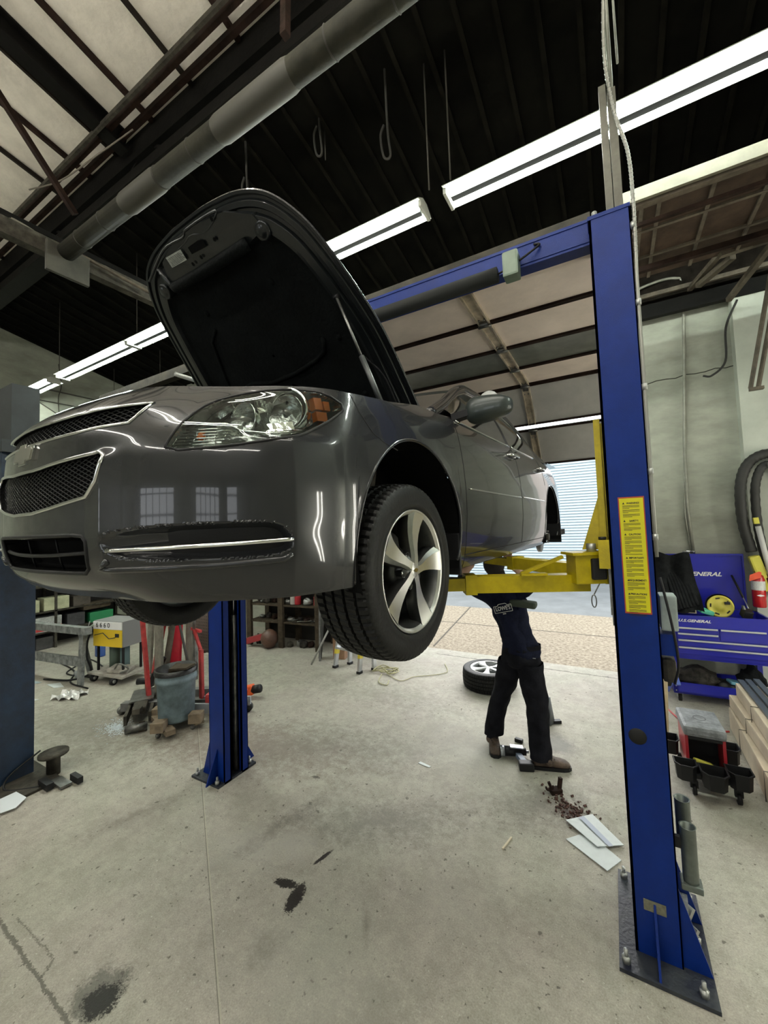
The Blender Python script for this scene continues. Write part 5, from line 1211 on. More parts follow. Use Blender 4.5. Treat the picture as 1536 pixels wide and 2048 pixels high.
sheet('paper_bag', [(-.403, 3.047, .018), (-.245, 3.194, .014), (-.058, 2.984, .016), (-.205, 2.888, .022)], 0, 'pale paper bag with a violet band, lying over another one', (mat('violet_print', (.38, .42, .52), .6), [(-.325, 3.105, .0245), (-.295, 3.13, .0245), (-.115, 2.935, .0245), (-.14, 2.915, .0245)]))
o = B(PAPER).prism([(-.06, -.02), (.05, -.035), (.06, -.015), (-.05, .01)], 0, .004).build('paper_scrap', loc=(-1.55, 3.23, .001)); tag(o, 'small white scrap of paper on bare floor in the middle of the bay', 'paper')
o = B(mat('wood_stick', (.55, .48, .36), .7)).bar((-.735, 2.62, .006), (-.705, 2.74, .006), .01, .008).build('stick'); tag(o, 'short pale wooden stick on the floor between stains and paper bags', 'stick')
# ================================================================ RIGHT SIDE: TOOL CART, BOXES, STOOL
TB = mat('tool_cart_blue', (.018, .022, .34), .28, .1, coat=.4, var=.05, scale=4)
t = thing('tool_cart', 'blue tool cart with an open lid and lower tray, by the pale wall', 'tool cart', (.49, 5.52, 0), R(3))
b = B(TB); W_, D_ = .90, .46
b.box(0, .045, 0, .045, .10, .97); b.box(W_-.045, W_, 0, .045, .10, .97); b.box(0, .045, D_-.045, D_, .10, .97); b.box(W_-.045, W_, D_-.045, D_, .10, .97)
b.box(0, W_, 0, .02, .50, .97); b.box(0, .02, 0, D_, .5, .97); b.box(W_-.02, W_, 0, D_, .5, .97); b.box(0, W_, D_-.02, D_, .5, .97); b.box(0, W_, 0, D_, .49, .51)
b.box(.0, W_, 0, .02, .10, .22); b.box(0, .02, 0, D_, .10, .22); b.box(W_-.02, W_, 0, D_, .1, .22); b.box(0, W_, 0, D_, .10, .12); b.box(0, W_, D_-.02, D_, .1, .22); b.box(.02, W_-.02, .02, D_-.02, .80, .815)
b.build('body', t)
dz = [(.845, .785, .06, .44), (.845, .715, .445, .84), (.78, .715, .06, .44), (.71, .635, .06, .84), (.63, .545, .06, .84)]
for z1, z0, x0, x1 in dz:
    q = B(TB); q.cbox(((x0+x1)/2, -.006, (z0+z1)/2), (x1-x0-.006, .016, z1-z0-.006), bev=.003); q = q.build('drawer', t)
    h = B(mat('pull_alu', (.70, .71, .72), .3, .6)); h.cbox(((x0+x1)/2, -.02, z1-.012), (x1-x0-.02, .016, .018), bev=.004); h.build('drawer_pull', q)
LETTER = mat('white_letters', (.80, .80, .80), .4)
b = B(LETTER); b.text('U.S.GENERAL', .040, FACE_Y, (.23, -.003, .912), .001, shear=.35, wid=1.25, offset=.0012); b.build('lettering', t)
b = B(TB); b.box(.06, W_-.08, .475, .49, .97, 1.62); b.box(.06, W_-.08, .44, .475, 1.60, 1.62); b.box(.06, .075, .44, .48, .97, 1.62); b.box(W_-.095, W_-.08, .44, .48, .97, 1.62); lid = b.build('lid', t)
b = B(LETTER); b.text('U.S.GENERAL', .066, FACE_Y, (.375, .470, 1.375), .001, shear=.35, wid=1.22, offset=.002); b.build('lettering', lid)
b = B(CHROME); b.tube([(.26, .48, 1.62), (.26, .48, 1.65), (.37, .48, 1.65), (.37, .48, 1.62)], .008, 8); b.build('lid_handle', lid)
b = B(BLACKP); b.cyl((.70, .44, 1.37), (.735, .24, 1.15), .011, 10); b.m(GALV).cyl((.735, .24, 1.15), (.76, .10, .98), .006, 8); b.build('lid_strut', lid)
for x, y in ((.06, .06), (.84, .06), (.06, .40), (.84, .40)):
    b = B(BLACKP); b.cyl((x-.015, y, .045), (x+.015, y, .045), .045, 18); b.m(GALV); b.box(x-.035, x+.035, y-.035, y+.035, .088, .10); b.bar((x-.022, y, .10), (x-.022, y, .04), .005, .05); b.bar((x+.022, y, .10), (x+.022, y, .04), .005, .05); b.build('caster', t)
for x in (.022, .878):
    for z in (.93, .89, .13, .18): B(GALV).cyl((x, -.004, z), (x, 0, z), .007, 8).build('rivet', t)
cart = t
def on(x, y, z, rz=0):
    a = R(3); return (.49+x*math.cos(a)-y*math.sin(a), 5.52+x*math.sin(a)+y*math.cos(a), z)
t = thing('cable_reel', 'yellow slotted cord reel standing in the open top of the blue cart', 'reel', on(.52, .22, .985), rot=(R(-8), 0, R(3)))
b = B(mat('reel_yellow', (.55, .48, .07), .5)); b.lathe([(0, -.03), (.045, -.03), (.05, -.022), (.10, -.022), (.105, -.028), (.122, -.028), (.122, -.015), (0, -.015)], (0, 0, .062), 'Y', 36); b.m(BLACKP); b.lathe([(.13, -.01), (.13, .035), (0, .035), (0, -.01)], (0, 0, .068), 'Y', 30)
for k in range(5): a = R(30+72*k); b.cbox((.088*math.cos(a), -.026, .062+.088*math.sin(a)), (.04, .008, .012), rotm(0, -a+PI/2, 0))
b.cbox((.06, -.04, .10), (.05, .03, .03), bev=.006); b.build('reel', t)
t = thing('small_lamp', 'beige rimmed work lamp in the open top of the blue cart', 'lamp', on(.24, .16, .97)); b = B(mat('beige_plastic', (.50, .46, .34), .5)); b.prism([(-.045, 0), (.045, 0), (.045, .08), (.03, .11), (-.03, .11), (-.045, .08)], -.03, .03, Matrix(((1, 0, 0), (0, 0, 1), (0, 1, 0)))); b.build('rim', t); b = B(BLACKP); b.box(-.033, .033, -.034, -.028, .01, .085); b.build('face', t)
o = B(mat('mint_cloth', (.12, .55, .36), .7)).cbox((0, 0, .02), (.14, .1, .05), rotm(.2, .3, .4), bev=.015).build('mint_cloth', loc=on(.38, .2, .97)); tag(o, 'mint green cloth between the lamp and the yellow reel', 'cloth')
o = B(BLACKP); o.cbox((0, 0, .03), (.08, .1, .09), rotm(.3, .2, .2), bev=.01); o.m(STEEL).bar((.0, 0, .0), (-.03, -.02, .12), .02, .02); o = o.build('air_tool', loc=on(.72, .12, .97)); tag(o, 'dark hand tool resting against the lid strut of the blue cart', 'tool')
CLO2 = mat('black_jacket', (.012, .013, .014), .9, var=.4, scale=12, bump=.8, bscale=18, spec=0.1)
b = B(CLO2); v = []; n = 22; m_ = 16
for i in range(m_):
    for k in range(n):
        u = k/(n-1); w_ = i/(m_-1); v.append((-.10+.38*u+.06*w_*u, .42-.30*w_**1.3+.03*math.sin(u*13+w_*3)-.05, 1.63-.62*w_+.02*math.sin(u*9)+.02*math.sin(w_*10)))
b.add(v, [(i*n+k, i*n+k+1, (i+1)*n+k+1, (i+1)*n+k) for i in range(m_-1) for k in range(n-1)], True)
for q in range(7): b.tube(bez([(.0+.03*q, .38, 1.5-.02*q), (.06+.03*q, .2, 1.25), (.10+.03*q, .05, 1.02+.01*q)], 5), .02, 8)
o = b.build('jacket', loc=(.49, 5.52, 0)); tag(o, 'crumpled black jacket slung over the left end of the open lid', 'jacket')
DRK = mat('dark_gear', (.035, .032, .028), .85, var=.6, scale=14, bump=.6, bscale=25, spec=0.1)
def lump(name, c, d, mt, lb, cat, seed=0, fr_=3.0):
    bm = bmesh.new(); bmesh.ops.create_icosphere(bm, subdivisions=3, radius=1); rnd = random.Random(seed); ph = [rnd.random()*6 for _ in range(6)]
    b = B(mt); vs = []
    for v in bm.verts:
        p = v.co; k = 1+.12*math.sin(p.x*fr_*2+ph[0])+.10*math.sin(p.y*fr_*3+ph[1])+.08*math.sin(p.z*fr_*4+ph[2]+p.x*4)
        vs.append((p.x*d[0]*k, p.y*d[1]*k, max(0, (p.z*k+.75)*d[2])))
    b.add(vs, [[v.index for v in f.verts] for f in bm.faces], True); bm.free(); o = b.build(name, loc=c); return tag(o, lb, cat)
lump('tool_bag', on(.26, .22, .121), (.20, .15, .13), DRK, 'dark canvas bag in the lower tray of the blue cart', 'bag', 1)
lump('rag_pile', on(.52, .2, .121), (.10, .14, .07), BLACKP, 'black rag bundle beside the canvas bag in the tray', 'rag', 2)
o = B(mat('blue_case', (.13, .32, .42), .4)).cbox((0, 0, .04), (.28, .12, .03), rotm(0, .12, .2), bev=.01).build('blue_case', loc=on(.66, .16, .19)); tag(o, 'light blue tool case in the lower tray of the cart', 'case')
lump('dark_box_pile', (.72+.49, 5.72, .121), (.11, .13, .17), CLO2, 'dark gear heaped at the right end of the cart tray', 'gear', 4)
# clutter between the post and the cart
t = thing('side_bench', 'small dark bench of clamps and cables half hidden behind the blue post', 'bench', (.40, 5.1, 0))
b = B(DIRTY); b.box(-.12, .05, -.1, .3, .62, .66); b.box(-.1, -.06, -.08, -.04, 0, .62); b.build('bench', t)
b = B(STEEL); b.cbox((-.02, .0, .78), (.12, .1, .06), bev=.01); b.cbox((.0, .05, .92), (.1, .06, .05), bev=.01); b.m(BLACKP); b.cbox((-.02, .1, .85), (.14, .12, .34), bev=.02); b.m(DRK).cbox((-.02, .1, .45), (.12, .2, .3), bev=.03); b.build('clamps', t)
o = B(mat('pale_plank', (.52, .42, .27), .7, var=.15, scale=8)); o.cbox((0, 0, .30), (.045, .05, .60), rotm(R(3), R(2), 0), bev=.006); o = o.build('wood_plank', loc=(.325, 4.55, 0)); tag(o, 'pale upright plank just right of the blue post', 'plank')
o = B(mat('red_hose', (.45, .04, .04), .5)); o.tube(bez([(.42, 5.8, .35), (.38, 5.5, .02), (.45, 5.1, .012), (.62, 4.85, .012), (.85, 4.95, .012)], 10), .008, 8)
tag(o.build('air_hose'), 'red air hose curling on the floor under the cart', 'hose')
o = B(mat('sky_bracket', (.10, .16, .55), .35)); o.bar((.45, 5.45, .52), (.50, 5.2, .30), .05, .02); o.bar((.42, 5.5, .12), (.47, 5.35, .32), .04, .03); tag(o.build('folded_bracket'), 'bright blue bent bracket at the left side of the cart', 'bracket')
# mechanic's stool
t = thing('creeper_stool', 'rolling stool with a worn grey padded seat, red sides and black trays', 'stool', (.51, 3.98, 0), R(2))
b = B(mat('worn_pad', (.17, .18, .19), .55, var=.35, scale=18, bump=.4, bscale=50)); b.cbox((0, .04, .43), (.27, .36, .08), bev=.025); seat = b.build('seat', t)
b = B(mat('pad_emboss', (.09, .09, .10), .6)); b.lathe([(.036, .0385), (.040, .041), (.044, .0385)], (0, .04, .4325), n=24); b.text('B', .05, Matrix.Identity(3), (0, 0, .404), .001) if False else None; b.build('embossed_ring', seat)
b = B(mat('stool_red', (.34, .02, .03), .35)); b.box(-.125, -.105, -.12, .18, .12, .40); b.build('side_panel', t); B(mat('stool_red', (.34, .02, .03), .35)).box(.105, .125, -.12, .18, .12, .40).build('side_panel', t)
b = B(BLACKP); b.box(-.12, .12, -.17, .17, .10, .13); b.box(-.105, .105, .04, .06, .12, .40); b.box(-.105, .105, -.13, .19, .37, .39); b.build('frame', t)
b = B(mat('yellow_rag', (.42, .38, .05), .7)); b.cbox((-.02, -.12, .20), (.13, .05, .03), rotm(0, .3, .3), bev=.01); b.build('yellow_item', t)
def tray(x, y, w_, d_, nm='tray'):
    q = B(BLACKP); pol = [(-w_/2, -d_*.2), (-w_*.28, -d_/2), (w_*.28, -d_/2), (w_/2, -d_*.2), (w_/2, d_/2), (-w_/2, d_/2)]; n = 6
    def rg(k, z): return [(x+p[0]*k, y+p[1]*k, z) for p in pol]
    v = rg(.9, .13)+rg(1, .235)+rg(1.12, .235)+rg(1.12, .245)+rg(.98, .245)+rg(.86, .14); q.add(v, [(i*n+j, i*n+(j+1) % n, (i+1)*n+(j+1) % n, (i+1)*n+j) for i in range(5) for j in range(n)]+[tuple(range(5*n, 6*n))])
    return q.build(nm, t)
tray(-.15, -.24, .13, .11); tray(.17, -.22, .14, .12); tray(.01, -.29, .15, .14); tray(-.19, .13, .10, .13); tray(.20, .14, .11, .13)
for x, y in ((-.10, -.20), (.16, -.20), (-.12, .18), (.14, .18)):
    b = B(BLACKP); b.cyl((x-.012, y, .04), (x+.012, y, .04), .04, 16); b.m(GALV).cyl((x-.02, y, .04), (x+.02, y, .04), .01, 8); b.m(BLACKP).bar((x, y, .10), (x, y, .05), .05, .02); b.build('caster', t)
# long boxes at the right edge
CARD = mat('long_carton', (.52, .44, .32), .75, var=.16, scale=3, bump=.3, bscale=10)
for i, (x0, x1, y0, y1, z0, z1, sh) in enumerate(((.86, 1.5, 3.45, 5.05, .0, .21, 0), (.90, 1.5, 3.40, 5.06, .212, .33, .0), (.93, 1.5, 3.35, 5.02, .332, .46, 0))):
    b = B(CARD); b.cbox(((x0+x1)/2-x0, (y0+y1)/2-y0, (z1-z0)/2), (x1-x0, y1-y0, z1-z0-.002), rotm(0, 0, R((-1.2, 1.0, -.5)[i])), bev=.012); c_ = b.build('carton', loc=(x0, y0, z0))
    tag(c_, ('bottom long tan carton of the stack at the right edge', 'middle long tan carton of the stack at the right edge', 'top long tan carton, grey strips lying on it')[i], 'carton', 'long cartons at the right edge')
    g = B(mat('strap_wire', (.05, .05, .04), .5))
    for yy_ in (.45, 1.1): g.tube([(-.012, yy_, 0), (-.012, yy_, z1-z0+.004), (x1-x0, yy_, z1-z0+.004)], .003, 5)
    g.build('strap', c_)
for i, (x0, x1, lb) in enumerate(((.985, 1.30, 'left grey plastic strip on the cartons'), (1.04, 1.38, 'middle grey plastic strip on the cartons'), (1.10, 1.46, 'right grey plastic strip on the cartons'))):
    o = B(mat('grey_strip', (.06, .075, .085), .4, var=.2, scale=6)); o.bar((x0, 5.05, .475+.012*i), (x0+.02, 3.3, .475+.012*i), .045, .022); tag(o.build('plastic_strip'), lb, 'strip', 'grey strips on the cartons')
# fire extinguisher and exhaust hose on the pilaster
t = thing('fire_extinguisher', 'red fire extinguisher with an orange tag hanging at the right edge', 'fire extinguisher', (1.37, 5.90, 1.04))
b = B(mat('ext_red', (.42, .012, .015), .25, coat=.5)); b.lathe([(0, 0), (.055, 0), (.06, .01), (.06, .30), (.05, .35), (.02, .38), (0, .38)], n=28); cy_ = b.build('cylinder', t)
b = B(mat('ext_label', (.62, .62, .60), .5, var=.12, scale=60)); b.lathe([(.0608, .19), (.0608, .29)], n=28); b.build('label', cy_)
b = B(LETTER); b.prism([(-.035, 0), (0, .012), (.035, 0), (0, -.012)], .0608, .062, FACE_Y, (0, 0, .135)); b.build('diamond_mark', cy_)
b = B(BLACKP); b.cbox((0, 0, .40), (.05, .03, .04), bev=.005); b.m(GALV); b.bar((-.03, 0, .43), (.08, 0, .44), .02, .008); b.bar((.02, 0, .41), (.1, 0, .37), .02, .008); b.build('valve', t)
b = B(mat('orange_tag', (.80, .10, .04), .6)); b.prism([(-.07, -.04), (.03, 0), (.04, .06), (.02, .07), (-.06, .03)], .066, .069, FACE_Y, (-.02, 0, .33)); b.build('tag', t)
t = thing('exhaust_hose', 'thick black exhaust hose looped over a hook on the pilaster', 'hose', (1.55, 5.95, 2.2))
HOSE = mat('ribbed_hose', (.022, .022, .020), .6)
def ribhose(pts, r_):
    b = B(HOSE); P = bez(pts, 14); rs = [r_*(1+.06*math.sin(i*1.9)) for i in range(len(P))]; return b.tube(P, r_, 14, rs=rs)
ribhose([(-.20, .0, -.55), (-.255, .0, -.2), (-.25, 0, .2), (-.17, 0, .45), (-.0, 0, .55), (.17, 0, .45), (.25, 0, .1), (.26, 0, -.6)], .052).build('hose_loop', t)
ribhose([(-.08, -.02, -.75), (-.13, -.02, -.3), (-.13, -.02, .15), (-.07, -.02, .38), (.02, -.02, .42), (.1, -.02, .3), (.12, -.02, -.6)], .042).build('hose_loop', t)
b = B(GALV); b.bar((-.01, .15, .42), (-.01, -.1, .42), .02, .05); b.build('hook', t)
b = B(mat('yellow_wrap', (.62, .58, .08), .6, bump=.5, bscale=20)); b.cbox((-.165, -.03, -.72), (.10, .09, .26), rotm(0, R(-14), 0), bev=.02); b.cbox((-.125, -.03, -.90), (.075, .06, .18), rotm(0, R(-14), 0), bev=.02); b.build('yellow_wrap', t); B(mat('yellow_wrap', (.62, .58, .08), .6)).cbox((-.155, -.06, -.20), (.045, .04, .07), rotm(0, R(-6), 0)).build('yellow_collar', t)
b = B(mat('white_label_tube', (.62, .62, .60), .5)); b.cyl((-.145, -.07, -.26), (-.075, -.08, -.80), .026, 14); b.m(BLKINK).cyl((-.149, -.07, -.235), (-.146, -.07, -.26), .028, 14); b.build('white_tube', t)
b = B(mat('dark_red_end', (.07, .018, .018), .6)); b.cyl((-.06, -.04, -.78), (-.02, -.04, -1.05), .06, 14); b.build('hose_end', t)
o = B(GALV); o.tube([(1.42, 5.9, 1.46), (1.62, 5.9, 1.47)], .008, 6); o.tube([(1.5, 5.88, 1.42), (1.7, 5.85, 1.25)], .01, 6); tag(o.build('wire_hook'), 'grey wire rod above the fire extinguisher', 'rod')
# ================================================================ LEFT SIDE CLUTTER
WOODD = mat('grimy_wood', (.055, .043, .03), .85, var=.4, scale=7, bump=.3, spec=0.15)
# plank workbench against the door wall
t = thing('plank_workbench', 'grimy plank workbench with two shelves of parts under the car, beside the ladder', 'workbench', (-5.95, 5.15, 0), R(6))
b = B(WOODD); b.box(-.1, 1.62, -.02, .6, 1.08, 1.13); b.build('bench_top', t)
for x in (.0, .72, 1.5):
    for y in (0, .5): B(WOODD).box(x-.05, x+.05, y-.03, y+.03, 0, 1.08).build('post', t)
for z in (.72, .42): B(WOODD).box(0, 1.5, 0, .55, z, z+.03).build('shelf', t)
B(mat('bench_back', (.02, .018, .015), .9)).box(-.1, 1.6, .55, .57, 0, 1.08).build('back_panel', t)
def onb(x, y, z): a = R(6); return (-5.95+x*math.cos(a)-y*math.sin(a), 5.15+x*math.sin(a)+y*math.cos(a), z)
for k, (x, z, c, lb) in enumerate(((1.02, .752, (.42, .02, .03), 'red can on the upper shelf, left of the grey pump'), (1.42, .752, (.42, .02, .03), 'red can on the upper shelf, right of the grey pump'), (.92, .752, (.5, .48, .44), 'pale tin left of the red cans'))):
    q = B(mat('can_%d' % k if k > 1 else 'can_red', c, .45)); q.lathe([(0, 0), (.055, 0), (.058, .01), (.055, .14), (.058, .15), (0, .15)], n=18); tag(q.build('can', loc=onb(x, .1, z)), lb, 'can')
lump('pump_part', onb(1.22, .1, .752), (.08, .07, .07), GALV, 'grey pump casting between the two red cans', 'car part', 9)
rnd = random.Random(5); OR2 = ['first', 'second', 'third', 'fourth', 'fifth', 'sixth', 'seventh', 'eighth']
for lev, (nm, z, xs_) in enumerate((('upper shelf', .752, (.10, .22, .34, .46, .58, .80)), ('middle shelf', .452, (.12, .28, .45, .60, .85, 1.0, 1.18, 1.36)), ('floor under the bench', .0, (.14, .30, .84, .98, 1.10, 1.22, 1.35)))):
    for k, x in enumerate(xs_):
        j = (k+lev) % 4; d = (rnd.uniform(.04, .07), rnd.uniform(.04, .08), rnd.uniform(.03, .06)*(1.7 if lev == 2 else 1))
        o = lump('machine_part', onb(x, rnd.uniform(.08, .22), z), d, (DIRTY, STEEL, DRK, RUST)[j], '%s part, %s from the left on the %s' % (('grimy', 'bare steel', 'black', 'rusty')[j], OR2[k], nm), 'car part', k+20+lev*9); o['group'] = 'parts on the '+nm
for k in range(8):
    o = B(STEEL if k % 2 else DIRTY); o.cyl((0, 0, .01), (rnd.uniform(.1, .2), rnd.uniform(-.05, .08), .02+.03*rnd.random()), .010, 8); o = o.build('rod', loc=onb(.80+.07*k, rnd.uniform(.0, .1), .455)); tag(o, 'thin metal rod among the parts, %s from the left' % OR2[k], 'rod', 'metal rods on the middle shelf')
o = B(mat('brown_ball', (.09, .045, .03), .5, var=.3)); o.lathe([(0, 0), (.08, .02), (.14, .10), (.155, .17), (.13, .26), (.07, .31), (.03, .33), (0, .33)], n=26); tag(o.build('rusty_tank', loc=onb(.52, -.08, 0)), 'round rusty tank standing under the bench', 'tank')
o = B(mat('red_tray', (.28, .03, .035), .5)); o.bar((-.0, 0, .1), (.42, .1, .22), .12, .10); tag(o.build('red_toolbox', loc=onb(.05, -.12, 0)), 'dark red metal box tilted at the left foot of the bench', 'toolbox')
o = B(DKALLOY); o.bar((.0, 0, .0), (.12, -.05, .75), .04, .04); o.m(STEEL).bar((.08, -.1, 0), (-.02, .05, .95), .03, .03); tag(o.build('leaning_bars', loc=(-4.22, 5.05, 0)), 'metal bars leaning on the right end of the bench', 'bar')
o = B(mat('pale_angle', (.3, .3, .28), .5)); o.cyl((-4.12, 4.72, .02), (-3.85, 4.9, .62), .014, 8); tag(o.build('prop_rod'), 'thin grey rod propped on the floor beside the ladder', 'rod')
o = B(mat('brown_carton', (.26, .15, .09), .8, var=.2, scale=9)); o.cbox((0, 0, .16), (.20, .16, .32), rotm(0, 0, .2)); tag(o.build('carton', loc=(-3.93, 5.22, 0)), 'brown carton standing behind the ladder', 'carton')
# step ladder
t = thing('step_ladder', 'aluminium step ladder with yellow bands standing behind the front wheel', 'ladder', (-3.46, 4.9, 0), R(-4))
AL = mat('ladder_alu', (.55, .56, .57), .32, .8, var=.1, scale=12)
for (x0, y0, x1, y1) in ((-.27, -.10, -.22, .12), (.20, -.12, .16, .12), (-.17, .12, -.16, .16), (.30, .10, .24, .16)):
    b = B(AL); b.bar((x0, y0, .03), (x1, y1, 1.25), .035, .07, (0, 1, 0)); b.m(BLACKP).cbox((x0, y0, .018), (.06, .08, .036), bev=.006); b.m(mat('yellow_band', (.60, .48, .04), .5)); a = Vector((x0, y0, .03)); c = Vector((x1, y1, 1.25)); b.bar(a.lerp(c, .14), a.lerp(c, .20), .04, .075, (0, 1, 0)); b.build('rail', t)
for k, z in enumerate((.30, .58, .86, 1.14)): B(AL).bar((-.25+.01*k, -.08+.05*k, z), (.19-.01*k, -.1+.05*k, z), .08, .03).build('step', t)
o = B(mat('yellow_cord', (.38, .36, .20), .7))
pts = [(-2.98+.16*math.cos(k*1.3)+.03*random.random()*k*.2, 4.98+.12*math.sin(k*1.7), .015+.04*random.random()) for k in range(26)]
o.tube(bez(pts, 5), .006, 6); o.tube(bez([(-2.9, 4.9, .01), (-2.6, 4.75, .01), (-2.5, 4.95, .01), (-2.3, 5.1, .01), (-2.15, 5.3, .01), (-2.3, 5.6, .01)], 6), .005, 6); o.tube(bez([(-2.95, 4.85, .01), (-2.85, 4.6, .01), (-2.7, 4.55, .01), (-2.75, 4.7, .01)], 6), .006, 6)
tag(o.build('cord_coil'), 'tangled pale yellow cord on the floor beside the ladder', 'cord')
# drum on wooden dolly
t = thing('waste_bin', 'battered blue-grey plastic bin with a black liner on a wooden dolly', 'bin', (-4.24, 2.66, .10))
BIN = mat('bin_plastic', (.13, .18, .20), .55, var=.35, scale=7, bump=.2)
b = B(BIN); b.lathe([(0, 0), (.165, 0), (.175, .02), (.190, .40), (.205, .41), (.205, .44), (.195, .45), (.197, .50), (.212, .51), (.212, .53), (.195, .53), (.19, .42), (.17, .02), (0, .02)], n=40); b.build('tub', t)
b = B(mat('bin_liner', (.006, .006, .006), .4, bump=.6, bscale=30)); b.lathe([(.214, .49), (.213, .535), (.19, .54), (.17, .45), (.10, .40), (0, .42)], n=30); b.build('bin_liner', t)
b = B(WOODD); b.cbox((0, .03, .50), (.16, .14, .05), rotm(.3, .2, .4), bev=.01); b.cbox((.1, .0, .55), (.24, .12, .02), rotm(.1, -.12, .2)); b.build('offcut', t)
t = thing('wooden_dolly', 'low dolly of thick wooden blocks on casters under the blue-grey bin', 'dolly', (-4.24, 2.66, 0))
WOOD2 = mat('block_wood', (.17, .13, .085), .8, var=.35, scale=9, bump=.3)
b = B(WOOD2); b.bar((-.30, -.06, .075), (.22, -.20, .075), .09, .05); b.bar((-.22, .2, .075), (.28, .08, .075), .09, .05); b.build('runner', t)
for c in ((.08, -.24, .13), (.25, .06, .13), (-.28, -.02, .11)): B(WOOD2).cbox(c, (.13, .11, .10), rotm(0, 0, .6), bev=.006).build('corner_block', t)
for x, y in ((.05, -.23), (.22, .04), (-.25, -.02), (-.1, .2)):
    b = B(STEEL); b.cyl((x-.01, y, .026), (x+.01, y, .026), .025, 14); b.box(x-.018, x+.018, y-.005, y+.005, .02, .06); b.build('caster', t)
# engine crane in faded red and grey, behind the bin
RED = mat('crane_red', (.36, .03, .03), .5, var=.35, scale=9); GRB = mat('grey_board', (.19, .185, .15), .75, var=.3, scale=8, bump=.2)
t = thing('engine_crane', 'folded red engine crane with long struts standing behind the blue-grey bin', 'engine crane', (-4.75, 3.0, 0))
b = B(RED); b.bar((-.14, -.26, .03), (-.32, -.25, 1.12), .04, .045); b.build('mast', t)
b = B(mat('bright_red', (.55, .015, .04), .4, var=.12)); b.bar((-.165, .06, .40), (-.085, .05, 1.15), .03, .22, (1, 0, 0)); b.build('flat_arm', t)
b = B(RED); b.bar((-.45, -.03, .32), (-.18, -.05, 1.08), .05, .06); b.bar((.10, .12, .90), (.28, .12, .88), .03, .03); b.bar((.16, .1, .92), (.33, .08, .68), .03, .03); b.bar((.46, .0, .0), (.45, .0, .72), .035, .05, (1, 0, 0)); b.build('strut', t)
b = B(mat('crane_grey', (.15, .15, .145), .5, .4, var=.3)); b.bar((-.35, -.45, .10), (.55, .05, .12), .09, .09); b.bar((-.35, -.1, .10), (.6, .45, .12), .09, .09); b.build('base_leg', t)
b = B(mat('black_pole', (.03, .025, .02), .6)); b.bar((.35, -.1, .58), (.16, -.1, 1.12), .02, .02); b.build('pole', t)
b = B(STEEL); b.cyl((.17, .10, .85), (.19, .10, 1.15), .018, 10); b.bar((.2, .1, .3), (.2, .1, .85), .04, .04); b.m(WOODD).bar((.16, .2, .60), (.28, .2, .62), .04, .03); b.build('ram', t)
for x, y in ((-.38, -.45), (-.36, -.12), (.5, .1)): B(STEEL).lathe([(0, -.02), (.045, -.02), (.05, 0), (.045, .02), (0, .02)], (x, y, .05), 'X', 16).build('wheel', t)
for (x0, y0, z0, x1, y1, z1, w_, lb) in ((-4.88, 2.84, 0, -4.90, 2.86, 1.15, .14, 'grey board right beside the red mast'), (-5.12, 3.05, .2, -4.86, 3.05, 1.12, .12, 'grey board slanting left of the bright red plate'), (-5.25, 3.12, .0, -5.0, 3.12, 1.1, .07, 'narrow grey board behind the slanting red strut'), (-4.73, 3.14, .3, -4.69, 3.14, 1.12, .15, 'pale board right of the bright red plate'), (-5.32, 2.95, .0, -5.30, 3.0, 1.1, .10, 'dark board left of the red mast')):
    o = B(GRB); o.bar((0, 0, z0), (x1-x0, y1-y0, z1), .03, w_, (1, 0, 0)); tag(o.build('board', loc=(x0, y0, 0)), lb, 'board', 'boards leaning behind the bin')
b = B(mat('pegboard', (.17, .15, .13), .8)); b.box(0, .34, 0, .01, 0, .55); b.box(.15, .19, .002, .01, -.5, 0); b.m(BLKINK)
for i in range(9):
    for j in range(12): b.cyl((.03+.036*i, -.001, .03+.04*j), (.03+.036*i, .0, .03+.04*j), .007, 6)
o = b.build('perforated_panel', loc=(-5.06, 3.42, .50)); tag(o, 'perforated brown panel left of the far blue column', 'panel')
t = thing('floor_jack', 'red trolley jack with pale frame between the bin and the blue column', 'jack', (-3.98, 3.05, 0), R(25))
b = B(mat('jack_frame', (.36, .38, .40), .45, .4)); b.box(-.3, .28, -.11, -.08, .08, .18); b.box(-.3, .28, .08, .11, .08, .18); b.build('frame', t)
b = B(RED); b.cbox((-.05, 0, .19), (.26, .16, .16), bev=.03); b.bar((.1, 0, .2), (.26, 0, .30), .08, .06); b.m(BLACKP).cyl((-.02, 0, .26), (-.02, 0, .33), .02, 12).cyl((-.06, 0, .33), (.02, 0, .33), .02, 10); b.build('pump_body', t)
for x in (-.26, .24): b = B(BLACKP); b.cyl((x, -.13, .055), (x, -.08, .055), .055, 20); b.cyl((x, .08, .055), (x, .13, .055), .055, 20); b.build('wheel', t)
t = thing('orange_grease_gun', 'orange tool with a black end lying right of the far blue column', 'tool', (-4.16, 3.50, 0), R(20))
b = B(mat('hi_orange', (.85, .14, .03), .45)); b.cbox((-.0, 0, .075), (.26, .10, .12), rotm(0, R(-14), 0), bev=.02); b.build('body', t); b = B(BLACKP); b.cyl((.12, 0, .10), (.22, -.02, .125), .05, 16); b.cbox((-.04, 0, .15), (.12, .07, .05), rotm(0, R(-14), 0), bev=.012); b.build('end_cap', t)
t = thing('trolley_jack', 'grimy grey trolley jack lying left of the blue-grey bin', 'jack', (-4.85, 2.62, 0), R(-35))
b = B(DIRTY); b.box(-.35, .3, -.13, -.10, .05, .15); b.box(-.35, .3, .1, .13, .05, .15); b.cbox((.05, 0, .14), (.3, .14, .08), bev=.02); b.bar((.1, 0, .14), (.42, 0, .22), .07, .05); b.build('frame', t)
